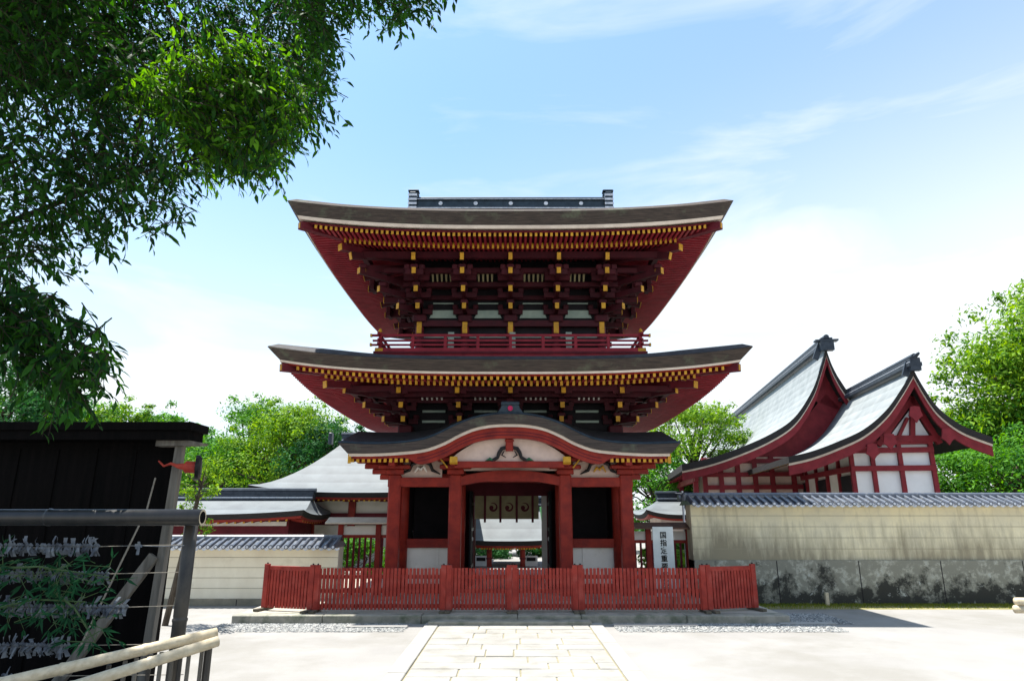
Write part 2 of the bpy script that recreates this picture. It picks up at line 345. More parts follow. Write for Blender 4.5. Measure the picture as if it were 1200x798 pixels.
# stone platform under the gate
PZ = .23
plat = empty('stone_platform', (PX, 27, 0), 'long low stone platform under the red gate, green with moss along its front', 'platform')
def platform():
    rnd = random.Random(5); x = -8.05
    while x < 7.95:
        x1 = min(x+rnd.uniform(1.8, 3.1), 7.98)
        if 7.98-x1 < .8: x1 = 7.98
        b = MB(); b.cbox(x+.008, x1-.008, YS, YS+.62, 0, PZ+rnd.uniform(-.004,.004), .02)
        b.build('kerb_stone', M['stone'], plat); x = x1
    b = MB(); b.box(-8.0, 7.9, YS+.62, 33.5, 0, PZ-.01); b.build('platform_floor', M['stone_floor'], plat)
M['stone_floor'] = noise_mat('trodden_floor', (.42,.39,.33), (.32,.30,.25), 1.2, .9, bump=.3)
platform()
# stone steps joining the path to the platform
st = MB(); st.cbox(PX-2.3, PX+2.3, YS-.42, YS-.004, 0, .13, .02)
tag(st.build('stone_step', M['stone']), 'single flat stone step between the paved path and the platform', 'step')
# thin kerb slabs lying in the gravel on either side
for nm, x0, x1, y0, lab in (('edging_slab', -4.6, -2.9, 19.55, 'pale edging slab in the gravel left of the path'), ('edging_slab', 2.85, 5.2, 19.75, 'pale edging slab in the gravel just right of the path'),
                        ('edging_slab', 7.6, 9.2, 20.05, 'short pale edging slab past the right end of the platform')):
    b = MB(); b.cbox(x0, x1, y0, y0+.3, 0, .05, .012)
    tag(b.build(nm, M['slab_edge'], loc=((x0+x1)/2, y0, 0)), lab, 'slab', 'edging slabs in the gravel')

def gravel(name, regs, n, label):
    rnd = random.Random(11); b = MB()
    ico = [(0,0,1),(.89,0,.45),(.28,.85,.45),(-.72,.53,.45),(-.72,-.53,.45),(.28,-.85,.45)]
    fs = [(0,1,2),(0,2,3),(0,3,4),(0,4,5),(0,5,1)]
    for _ in range(n):
        x0,x1,y0,y1 = rnd.choices(regs, [ (r[1]-r[0])*(r[3]-r[2]) for r in regs])[0]
        u = rnd.random(); v = rnd.random()
        x, y = x0+(x1-x0)*u, y0+(y1-y0)*(1-v**1.6)
        r_ = rnd.uniform(.015,.045); a = rnd.uniform(0,6.3); q = rnd.uniform(.6,1)
        b.raw([(x+r_*(px*math.cos(a)-py*q*math.sin(a)), y+r_*(px*math.sin(a)+py*q*math.cos(a)), pz*r_*.8-.002) for px,py,pz in ico], fs)
    tag(b.build(name, M['gravel_i'], fix=False), label, 'gravel', kind='stuff')
m, t, p = base_mat('gravel_mix', .9); gg = nd(t,'ShaderNodeNewGeometry'); rp = nd(t,'ShaderNodeValToRGB')
rp.color_ramp.elements[0].color=(.06,.07,.08,1); rp.color_ramp.elements[1].color=(.40,.40,.38,1); t.links.new(gg.outputs['Random Per Island'], rp.inputs[0]); t.links.new(rp.outputs[0], p.inputs['Base Color']); M['gravel_i']=m
gravel('gravel', [(-8.3,-2.9,18.9,20.24),(2.85,9.0,18.9,20.24),(8.0,9.8,20.2,22.2)], 16000, 'loose grey gravel lying along the foot of the platform')

# ------------------------------------------------------------------ tower gate
GC = 30.2                                         # centre of the gate in depth
GD = 28.6
YP, YM, YB = 24.0, 25.8, 33.4                     # porch posts, front wall, back wall
gate = empty('tower_gate', (PX, GC, PZ), 'two-storeyed vermilion shrine gate with sweeping bark roofs and gold-tipped rafters', 'gate')
XO, XI = 4.10, 1.95

def lift(u, amt, pw=3.2): return amt*abs(u)**pw
class Eave:
    """rectangular hipped eave: rings inset by k from the outer rectangle, corners swept up"""
    def __init__(s, cx, cy, hx, hy, amt, pw=3.2, fall=3.2): s.cx,s.cy,s.hx,s.hy,s.amt,s.pw,s.fall = cx,cy,hx,hy,amt,pw,fall
    def pt(s, side, u, k, z):
        hx, hy = s.hx-k, s.hy-k
        dk = max(0, 1-max(k,0)/s.fall)
        z = z+lift(u, s.amt, s.pw)*dk
        if side == 0: return Vector((s.cx+u*hx, s.cy-hy, z))
        if side == 1: return Vector((s.cx+hx, s.cy+u*hy, z))
        if side == 2: return Vector((s.cx-u*hx, s.cy+hy, z))
        return Vector((s.cx-hx, s.cy-u*hy, z))
    def shell(s, rings, n=48, mats=None, sides=(0,1,2,3)):
        b = MB(); us = [-1+2*i/n for i in range(n+1)]
        us = [math.copysign(abs(u)**.8, u) for u in us]
        for side in sides:
            prev = None
            for r,(k,z) in enumerate(rings):
                row = [s.pt(side,u,k,z) for u in us]
                if prev: 
                    if mats: b.cur = mats[r-1]
                    b.strip(prev, row)
                prev = row
        return b
def zip_z(prof, k):                                # piecewise linear height of a soffit at inset k
    for (k0,z0),(k1,z1) in zip(prof, prof[1:]):
        if k <= k1: return z0+(z1-z0)*(k-k0)/(k1-k0)
    return prof[-1][1]
def merge(b):
    return b
def rafters(E, prof, k_out, k_in, step, w_, h, parent, name, m, sides=(0,1,3), capm=None, corner=.35, off=0.0):
    """parallel rafters along each side; inner ends stop at the hip line"""
    for side in sides:
        b = MB(); c = MB()
        half = (E.hx if side in (0,2) else E.hy)-corner
        n = int((half*2)/step); n -= n % 2
        for i in range(-n//2, n//2+1):
            x = i*step+off
            if abs(x) > half-k_out*.9: continue
            ki = min(k_in, (E.hx if side in (0,2) else E.hy)-abs(x)-.02)
            if ki <= k_out+.12: continue
            pts = []
            nseg = 3
            for q in range(nseg+1):
                k = k_out+(ki-k_out)*q/nseg
                hh = (E.hx if side in (0,2) else E.hy)-k
                u = max(-1, min(1, x/hh))
                pts.append(E.pt(side, u, k, zip_z(prof, k)-h/2))
            for q in range(nseg): b.beam(pts[q], pts[q+1], w_, h)
            d = (pts[0]-pts[1]).normalized()
            c.beam(pts[0]-d*.003, pts[0]+d*(.018 if side == 0 else .003), w_*(1.06 if side == 0 else .97), h*(1.06 if side == 0 else .9))
        ro = b.build(name, m, parent)
        if capm and (side == 0 or k_out < 1): c.build('rafter_cap', capm, parent)
    return

def roof_storey(E, bark, cream, redf, soff, k1, k2, k_in, raft_h, parent, topk, lname, step=.19):
    """bark slab, pale strip, red fascia, soffit boards, two tiers of rafters"""
    return

def bracket_tier(parent, x, y, dirs, tiers, step, z0, th, arm=1.35, gold=True, tails=True, red='red_shaded'):
    b = MB(); c = MB()
    def cap(p, d, w_, h): d = Vector(d); c.beam(p-d*.004, p+d*.02, w_, h)
    b.cbox(x-.28, x+.28, y-.28, y+.28, z0-.34, z0-.05, .05)
    for d in dirs:
        D = Vector((d[0], d[1], 0)); L = D.length; Dn = D.normalized(); S = Vector((-Dn.y, Dn.x, 0)); diag = L > 1.2
        for i in range(tiers):
            z = z0+i*th; out = step*(i+1)*L
            o = Vector((x, y, z+th*.25))
            tip = o+Dn*(out+.20)
            b.beam(o-Dn*.1, tip, .15, th*.46)
            cap(tip, Dn, .16, th*.48)
            q = o+Dn*out
            b.cbox(q.x-.15, q.x+.15, q.y-.15, q.y+.15, z+th*.5, z+th*.86, .04)
            if not diag:
                for ii in range(i+1 if i < tiers-1 else i+2):
                    q = o+Dn*(step*ii)
                    if ii == i+1 or True:
                        al = arm*(.55 if ii == i+1 else .8)
                        a0, a1 = q-S*al/2, q+S*al/2
                        if ii >= i: b.beam(a0, a1, .15, th*.42)
                        for e in (-1, 0, 1):
                            r_ = q+S*e*al*.42
                            if ii >= i: b.cbox(r_.x-.11, r_.x+.11, r_.y-.11, r_.y+.11, z+th*.46, z+th*.84, .03)
        if tails:
            z = z0+tiers*th
            for kk, (oo, zz) in enumerate(((step*tiers*L+.42*L, z+.12), (step*(tiers-.5)*L+.30*L, z-th*.45))):
                tip = Vector((x, y, zz))+Dn*oo; root = Vector((x, y, zz+.26*oo))
                dd = (tip-root).normalized()
                b.beam(root, tip, .14, .26); c.beam(tip-dd*.004, tip+dd*.02, .15, .28)
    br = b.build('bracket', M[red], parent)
    if gold: c.build('gold_end', M['gold'], br)
    return br

def make_roofs():
    hyU, hyL = GC-21.7, GC+1.2-21.6
    # ---- lower roof
    EL_ = Eave(PX, GC+1.2, 8.25, hyL, .46, 3.0, 4.6)
    bark = EL_.shell([(4.3,8.30),(.62,7.86),(.34,7.74),(0,8.08),(.25,8.24),(2.0,8.62),(3.2,8.78),(5.2,8.80)])
    lr = bark.build('lower_roof', M['bark'], gate)
    tp = EL_.shell([(.02,8.105),(.27,8.265),(2.0,8.645),(3.2,8.805),(5.2,8.825)]); tp.build('bark_top', M['bark_top'], lr)
    EL_.shell([(.62,7.80),(.36,7.66),(.34,7.735),(.62,7.87)]).build('pale_strip', M['cream'], lr)
    EL_.shell([(1.2,7.84),(.50,7.60),(.42,7.66),(.7,7.79)]).build('eave_board', M['red'], lr)
    prof = [(.42,7.60),(1.75,7.72),(1.76,7.72),(4.2,8.22)]
    EL_.shell([(.46,7.605),(1.75,7.755),(4.3,8.26)]).build('soffit_board', M['red_shaded'], lr)
    rafters(EL_, [(.4,7.60),(1.75,7.72),(1.9,7.74)], .50, 1.95, .215, .085, .12, lr, 'rafter_row', M['red_raft'], capm=M['gold'])
    rafters(EL_, [(1.3,7.62),(4.2,8.14)], 1.35, 4.15, .215, .085, .18, lr, 'rafter_row', M['red_raft'], capm=M['gold'], off=.1)
    # ---- upper roof
    EU = Eave(PX, GC, 8.09, hyU, .42, 2.8, 4.6)
    bk = EU.shell([(4.3,13.95),(.62,13.28),(.32,13.20),(0,13.60),(.25,13.80),(1.5,14.35),(3.0,14.95),(4.1,15.35)])
    ur = bk.build('upper_roof', M['bark'], gate)
    EU.shell([(.7,13.14),(.36,13.08),(.31,13.19),(.62,13.29)]).build('pale_strip', M['cream'], ur)
    EU.shell([(1.3,13.12),(.52,12.99),(.44,13.03),(.8,13.13)]).build('eave_board', M['red_deep'], ur)
    EU.shell([(.5,13.0),(1.75,13.06),(1.76,13.08),(4.4,13.62)]).build('soffit_board', M['red_shaded'], ur)
    rafters(EU, [(.4,13.01),(1.75,13.06),(1.95,13.07)], .56, 1.95, .188, .085, .15, ur, 'rafter_row', M['red_raft'], capm=M['gold'])
    rafters(EU, [(1.4,12.98),(4.2,13.52)], 1.55, 4.2, .188, .075, .20, ur, 'rafter_row', M['red_raft'], capm=M['gold'], off=.09)
    # gabled upper part
    g_ = MB(); n = 10
    hw = 4.95; k = 4.1; y0 = hyU-k
    prof2 = [(y0-(y0)*i/n, 15.35+(17.85-15.35)*(i/n)**1.25) for i in range(n+1)]
    for s in (-1, 1):
        A = [Vector((PX-hw, GC+s*yy, zz)) for yy,zz in prof2]; B = [Vector((PX+hw, GC+s*yy, zz)) for yy,zz in prof2]
        g_.strip(A, B)
        A2 = [a-Vector((0,0,.34)) for a in A]; B2 = [a-Vector((0,0,.34)) for a in B]
        g_.strip(A2, B2); g_.strip(A, A2); g_.strip(B, B2)
    g_.build('gable_roof', M['bark'], ur)
    g2 = MB()
    for s in (-1, 1):
        g2.prism([(PX+s*4.3, GC-y0, 15.2),(PX+s*4.3, GC+y0, 15.2),(PX+s*4.3, GC, 17.5)], (s*.08,0,0))
    g2.build('gable_wall', M['red_deep'], ur)
    # ridge: stacked beam with crests and end tiles
    r_ = MB(); zr = 17.72
    r_.box(PX-4.8, PX+4.8, GC-.42, GC+.42, zr-.05, zr+.12)
    r_.box(PX-4.8, PX+4.8, GC-.30, GC+.30, zr+.12, zr+.46)
    r_.box(PX-4.8, PX+4.8, GC-.38, GC+.38, zr+.46, zr+.54)
    r_.tube([(PX-4.85,GC,zr+.62),(PX+4.85,GC,zr+.62)], .16, 12)
    rd = r_.build('ridge', M['ridge'], ur)
    l = MB()
    l.box(PX-4.8, PX+4.8, GC-.44, GC-.425, zr-.03, zr+.02)
    l.box(PX-4.8, PX+4.8, GC-.392, GC-.383, zr+.485, zr+.515)
    l.build('pale_line', M['tile_light'], rd)
    for i in range(5):
        x = PX-3.5+i*1.75
        c = MB(); c.tube([(x,GC-.30,zr+.29),(x,GC-.34,zr+.29)], .10, 16); c.build('crest_disc', M['tile_light'], rd)
    for s in (-1,1):
        e = MB(); x = PX+s*4.88
        e.mat(0)
        e.cbox(x-.20,x+.20,GC-.5,GC+.5,zr-.15,zr+.86,.05); e.cbox(x-.24,x+.24,GC-.2,GC+.2,zr+.85,zr+1.0,.04)
        e.cbox(x-.27,x+.27,GC-.3,GC+.1,zr+1.0,zr+1.08,.03)
        e.mat(1)
        for q in range(4): e.box(x-.215,x+.215,GC-.53,GC-.505,zr-.08+q*.23,zr+.03+q*.23)
        e.build('ridge_end', [M['ridge'], M['tile_light']], ur)
    # hip rafters with gold tips
    for E,z0,z1,par in ((EL_,7.48,8.1,lr),(EU,12.84,13.4,ur)):
        for s in (-1,1):
            h = MB(); c = MB()
            for (k0,k1,dz,sz) in ((.40,4.0,0,.26),(1.6,4.0,-.24,.24)):
                u0 = 1
                p0 = E.pt(0, s, k0, z0+dz); p1 = E.pt(0, s, k1, z1+dz)
                h.beam(p0,p1,.24,sz); d=(p0-p1).normalized(); c.beam(p0-d*.004,p0+d*.02,*((.25,sz+.01) if k0 > 1 else (.10,.20)))
            hr = h.build('hip_rafter', M['red_deep'], par); c.build('gold_end', M['gold'] , hr)
    return lr, ur
lower_roof, upper_roof = make_roofs()

# ---- upper storey body
UX, UY0, UY1 = 3.72, 25.9, 33.3
def upper_body():
    z0, z1 = 9.2, 13.2
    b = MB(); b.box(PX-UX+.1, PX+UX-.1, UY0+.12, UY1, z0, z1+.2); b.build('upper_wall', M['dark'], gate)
    xs = [-UX, -1.86, 0, 1.86, UX]
    for x in xs:
        p = MB(); p.tube([(PX+x,UY0,z0),(PX+x,UY0,10.72)], .17, 14); pp = p.build('upper_pillar', M['red_deep'], gate)
        c = MB(); c.box(PX+x-.10, PX+x+.10, UY0-.20, UY0-.185, 10.15, 10.62); c.build('gold_plate', M['gold'], pp)
        corner = abs(x) == UX
        dirs = [(0,-1)]
        if corner: s = math.copysign(1,x); dirs += [(s,0),(s,-1)]
        bracket_tier(gate, PX+x, UY0, dirs, 3, .66, 10.98, .50, 1.25)
    for s in (-1,1):
        for y in (29.6, 33.2):
            bracket_tier(gate, PX+s*UX, y, [(s,0)], 3, .66, 10.98, .50, 1.25)
    # beams tying the brackets: nageshi, purlins running right round
    def ring(out, z, w_, h, nm, mat):
        b = MB(); x = UX+out; y = UY0-out
        b.box(PX-x-.1, PX+x+.1, y-w_/2, y+w_/2, z, z+h)
        for s in (-1,1): b.box(*(sorted((PX+s*(x-w_/2), PX+s*(x+w_/2)))), y+w_/2+.002, UY1, z+.003, z+h+.003)
        b.build(nm, mat, gate)
    ring(.05, 9.75, .2, .22, 'tie_beam', M['red_shaded']); ring(.05, 10.45, .22, .25, 'tie_beam', M['red_shaded'])
    ring(.66, 11.95, .16, .2, 'purlin', M['red_shaded']); ring(1.32, 12.30, .16, .2, 'purlin', M['red_shaded']); ring(1.98, 12.66, .2, .26, 'eave_purlin', M['red_shaded'])
    ring(0, 11.62, .14, .18, 'purlin', M['red_shaded']); ring(0, 12.1, .14, .18, 'purlin', M['red_shaded'])
    # pale panels between clusters: louvred trapezoid, thin light slot and four little white bars
    for i in range(4):
        cx = PX+(xs[i]+xs[i+1])/2
        t_ = MB(); y = UY0+.06
        t_.prism([(cx-.56,y,10.86),(cx+.56,y,10.86),(cx+.42,y,11.20),(cx-.42,y,11.20)], (0,.04,0)); t_.build('strut_panel', M['greengrey'], gate)
        t_ = MB(); t_.box(cx-.42,cx+.42,y,y+.04,11.47,11.52); t_.build('light_slot', M['greengrey'], gate)
        for q in range(5):
            if q == 4 and i % 2: continue
            t_ = MB(); xx = cx-.36+q*.18; yy = UY0-.7
            t_.prism([(xx-.03,yy,12.18),(xx+.03,yy,12.18),(xx+.045,yy-.22,12.46),(xx-.045,yy-.22,12.46)], (0,.03,0))
            t_.build('white_slat', M['noren'], gate)
        t_ = MB(); t_.box(cx-.75, cx+.75, UY0+.03, UY0+.09, 9.98, 10.10); t_.build('light_slot', M['greengrey'], gate)
    # plank ceiling between wall and eave purlin (blocks the sky)
    # balcony
    BX, BY = 5.2, 24.45
    b = MB(); b.box(PX-BX, PX+BX, BY, UY1+1.4, 8.85, 9.22)
    fl = b.build('balcony_floor', M['red_raft'], gate, bev=.01)
    b = MB(); b.box(PX-BX-.05, PX+BX+.05, BY-.06, BY-.003, 8.99, 9.07)
    for s in (-1,1): b.box(*sorted((PX+s*(BX+.003), PX+s*(BX+.06))), BY, UY1+1.4, 8.99, 9.07)
    b.build('balcony_moulding', M['red_deep'], gate)
    rl = MB()
    for z,h,o in ((9.33,.07,.28),(9.50,.07,.22),(9.70,.09,.34)):
        rl.box(PX-BX-o*.6, PX+BX+o*.6, BY+.10, BY+.18, z, z+h)
        for s in (-1,1): rl.box(*sorted((PX+s*(BX-.18), PX+s*(BX-.10))), BY-o*.6, UY1+1.2, z+.004, z+h+.004)
    rb = rl.build('railing', M['red_raft'], gate)
    for i in range(-4,5):
        p = MB(); x = PX+i*1.26; p.cbox(x-.06,x+.06,BY+.085,BY+.195,9.22,9.69 if abs(i)<4 else 9.86,.012); pp=p.build('railing_post', M['red_raft'], rb)
    for s in (-1,1):
        for z in (9.33,9.70):
            c = MB(); x = PX+s*(BX+.2); c.box(x-.035,x+.035,BY+.085,BY+.195,z-.015,z+.10); c.build('gold_end', M['gold'], rb)
        c = MB(); x = PX+s*(BX-.14); c.tube([(x,BY+.14,9.86),(x,BY+.14,9.90),(x,BY+.14,9.97),(x,BY+.14,10.03)], [.05,.08,.06,.01], 10); c.build('gold_finial', M['gold'], rb)
        c = MB(); c.box(*sorted((PX+s*(BX-.3),PX+s*(BX+.008))),BY-.010,BY-.002,9.08,9.2); c.build('gold_plate', M['gold'], rb)
    for x in (-2.4, -.02+.1, 2.35):
        p = MB(); p.box(PX+x-.12, PX+x+.12, UY0-.34, UY0-.28, 9.3, 10.15); p.build('pale_post', M['greengrey'], gate)
upper_body()

# ---- lower storey body
def pillar(x, y, z0, z1, r_, name='pillar', mat='red', base=True):
    b = MB(); b.cbox(x-r_, x+r_, y-r_, y+r_, z0, z1, r_*.22)
    p = b.build(name, M[mat], gate)
    if base:
        s = MB(); s.cbox(x-r_*1.45, x+r_*1.45, y-r_*1.45, y+r_*1.45, PZ-.01, z0+.002, .03); s.build('base_stone', M['stone'], p)
    return p
def lower_body():
    zt = 6.35
    # four porch posts
    for x in (-XO, -XI, XI, XO): pillar(PX+x, YP, PZ+.12, 4.42, .22)
    # body columns, three rows
    for y in (YM, 29.6, YB):
        for x in (-XO, -XI, XI, XO):
            if abs(x) == XI and y == 29.6: continue
            b = MB(); b.tube([(PX+x,y,PZ+.1),(PX+x,y,zt)], .24, 20); p = b.build('column', M['red'], gate, smooth=True)
            s = MB(); s.cbox(PX+x-.36,PX+x+.36,y-.36,y+.36,PZ-.01,PZ+.102,.03); s.build('base_stone', M['stone'], p)
    # upper part of the lower storey: dark walls behind the brackets
    b = MB(); b.box(PX-XO, PX+XO, YM+.14, YM+.24, 4.55, 8.6)
    b.box(PX-XO, PX+XO, YB-.1, YB, 4.2, 8.6)
    for s in (-1,1): b.box(*sorted((PX+s*(XO-.1),PX+s*XO)), YM+.242, YB-.102, 2.4, 8.6)
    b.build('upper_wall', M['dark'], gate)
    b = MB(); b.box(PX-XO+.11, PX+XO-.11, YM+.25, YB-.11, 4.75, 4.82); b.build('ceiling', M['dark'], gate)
    # alcoves on either side of the passage
    for s in (-1,1):
        x0, x1 = sorted((PX+s*(XI+.2), PX+s*(XO-.2)))
        a = MB(); a.box(x0, x1, YM+1.6, YM+1.7, 2.1, 4.7); a.build('alcove_back', M['dark'], gate)
        a = MB(); a.box(*sorted((PX+s*(XI+.02), PX+s*(XI+.10))), YM+.26, YM+1.6, 2.1, 4.7); a.box(*sorted((PX+s*(XO-.18), PX+s*(XO-.12))), YM+.26, YM+1.6, 2.1, 4.7)
        a.build('alcove_side', M['dark'], gate)
        a = MB(); a.box(x0-.1, x1+.1, YM+.12, YM+1.7, 2.05, 2.10); a.build('alcove_floor', M['dark'], gate)
        a = MB(); a.box(x0-.03, x1+.03, YM-.10, YM+.12, 1.84, 2.16); a.build('sill_beam', M['red'], gate, bev=.01)
        a = MB(); a.box(x0-.03, x1+.03, YM-.14, YM+.10, PZ+.04, PZ+.34); a.build('ground_sill', M['red'], gate, bev=.01)
        a = MB(); a.box(x0, x1, YM+.02, YM+.08, PZ+.3, 1.86); a.build('lower_panel', M['plaster'], gate)
        a = MB(); a.box(*sorted((PX+s*(XI+.75),PX+s*(XI+.83))), YM-.02, YM+.018, PZ+.34, 1.84); a.build('panel_batten', M['plaster'], gate)
        a = MB(); a.box(x0-.03, x1+.03, YM-.12, YM+.12, 4.22, 4.55); a.build('lintel', M['red'], gate, bev=.01)
        # side walls of the body and rear wall, plaster and beams
        a = MB(); a.box(*sorted((PX+s*(XO-.04),PX+s*(XO+.04))), YM+.2, YB-.2, PZ+.1, 2.38); a.build('side_panel', M['plaster'], gate)
        for z in (1.9, 4.2, 5.2):
            a = MB(); a.box(*sorted((PX+s*(XO-.12),PX+s*(XO+.12))), YM+.22, YB-.22, z, z+.28); a.build('side_beam', M['red'], gate)
        a = MB(); a.box(*sorted((PX+s*XI, PX+s*XO)), YB-.04, YB+.04, PZ, 4.2); a.build('rear_panel', M['plaster'], gate)
        # passage walls and the open door leaves
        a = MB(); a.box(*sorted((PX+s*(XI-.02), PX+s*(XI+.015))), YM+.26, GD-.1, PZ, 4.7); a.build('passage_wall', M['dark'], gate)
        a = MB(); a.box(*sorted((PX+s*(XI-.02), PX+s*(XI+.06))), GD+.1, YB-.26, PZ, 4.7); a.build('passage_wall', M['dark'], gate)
        a = MB(); a.box(*sorted((PX+s*1.52, PX+s*1.94)), GD-.15, GD+.15, PZ, 4.4); a.build('door_jamb', M['red_deep'], gate)
        d = MB(); d.box(*sorted((PX+s*1.56, PX+s*1.64)), GD-1.65, GD-.17, PZ+.1, 3.95); dl = d.build('door', M['dark'], gate, bev=.008)
        for z in (1.0, 2.4, 3.4):
            f = MB(); f.box(*sorted((PX+s*1.535, PX+s*1.558)), GD-1.66, GD-.17, z, z+.12); f.build('door_strap', M['metal'], dl)
        f = MB(); f.tube([(PX+s*1.53,GD-1.2,2.1),(PX+s*1.49,GD-1.2,2.1)], [.09,.05], 12); f.build('door_knob', M['white'], dl)
    # passage lintels front and middle
    a = MB(); a.box(PX-XI+.2, PX+XI-.2, YM-.12, YM+.12, 4.22, 4.55); a.build('lintel', M['red'], gate, bev=.01)
    a = MB(); a.box(PX-1.52, PX+1.52, GD-.14, GD+.14, 3.80, 4.4); a.build('door_lintel', M['red_deep'], gate)
    # front threshold
    # panel row with comma marks
    za, zb = 2.86, 3.80
    pr = MB(); pr.box(PX-1.5, PX+1.18, GD-.03, GD, za, zb); panel = pr.build('hanging_panel', M['noren'], gate)
    p2 = MB(); p2.box(PX+1.30, PX+1.52, GD-.03, GD, .3, zb); p2.build('hanging_panel', M['plaster'], gate)
    for px in (568.5, 586.5, 605.5, 624):
        x = at(px, 590, GD).x
        s_ = MB(); s_.box(x-.045, x+.045, GD-.10, GD-.032, za-.14, zb); s_.build('upright_slat', M['red_deep'], panel)
    for px in (577.5, 596, 614.5):
        x = at(px, 595, GD).x; z = 3.33
        e = MB(); n = 26; A = []; B = []
        for i in range(n+1):                       # one swirling comma: a head and a tapering tail
            a_ = R(150)+R(330)*i/n; r0 = .10+.085*min(1,i/n*1.5); wd = .085*(1-i/n)**.7+.006
            A.append((x+(r0-wd)*math.cos(a_), GD-.045, z+(r0-wd)*math.sin(a_))); B.append((x+(r0+wd*.4)*math.cos(a_), GD-.045, z+(r0+wd*.4)*math.sin(a_)))
        e.strip(A, B)
        e.tube([(x-.055,GD-.04,z-.01),(x-.055,GD-.05,z-.01)], .085, 18)
        e.build('comma_mark', M['red_deep'], panel)
    # brackets of the lower storey
    for x in (-XO, -XI, 0, XI, XO):
        corner = abs(x) == XO; dirs = [(0,-1)]
        if corner: s = math.copysign(1,x); dirs += [(s,0),(s,-1)]
        bracket_tier(gate, PX+x, YM, dirs, 3, .62, 6.45, .44, 1.15, tails=corner)
    for s in (-1,1):
        for y in (29.6, 33.2): bracket_tier(gate, PX+s*XO, y, [(s,0)], 3, .62, 6.45, .44, 1.15, tails=False)
    def ring(out, z, w_, h, nm, mat):
        b = MB(); x = XO+out; y = YM-out
        b.box(PX-x-.1, PX+x+.1, y-w_/2, y+w_/2, z, z+h)
        for s in (-1,1): b.box(*(sorted((PX+s*(x-w_/2), PX+s*(x+w_/2)))), y+w_/2+.002, YB, z+.003, z+h+.003)
        b.build(nm, mat, gate)
    ring(.0, 5.75, .26, .3, 'tie_beam', M['red_shaded']); ring(.62, 7.20, .15, .18, 'purlin', M['red_shaded'])
    ring(1.24, 7.32, .15, .18, 'purlin', M['red_shaded']); ring(1.86, 7.42, .18, .2, 'eave_purlin', M['red_shaded'])
    xs = [-XO, -XI, 0, XI, XO]
    for i in range(4):
        cx = PX+(xs[i]+xs[i+1])/2; y = YM-.02
        for z in (6.52, 6.92):
            t_ = MB(); t_.box(cx-.45,cx+.45,y,y+.04,z,z+.09); t_.build('light_slot', M['greengrey'], gate)
        for q in range(5):
            t_ = MB(); xx = cx-.38+q*.19; yy = YM-.7
            t_.prism([(xx-.03,yy,7.30),(xx+.03,yy,7.30),(xx+.045,yy-.22,7.54),(xx-.045,yy-.22,7.54)], (0,.03,0)); t_.build('white_slat', M['plaster'], gate)
lower_body()

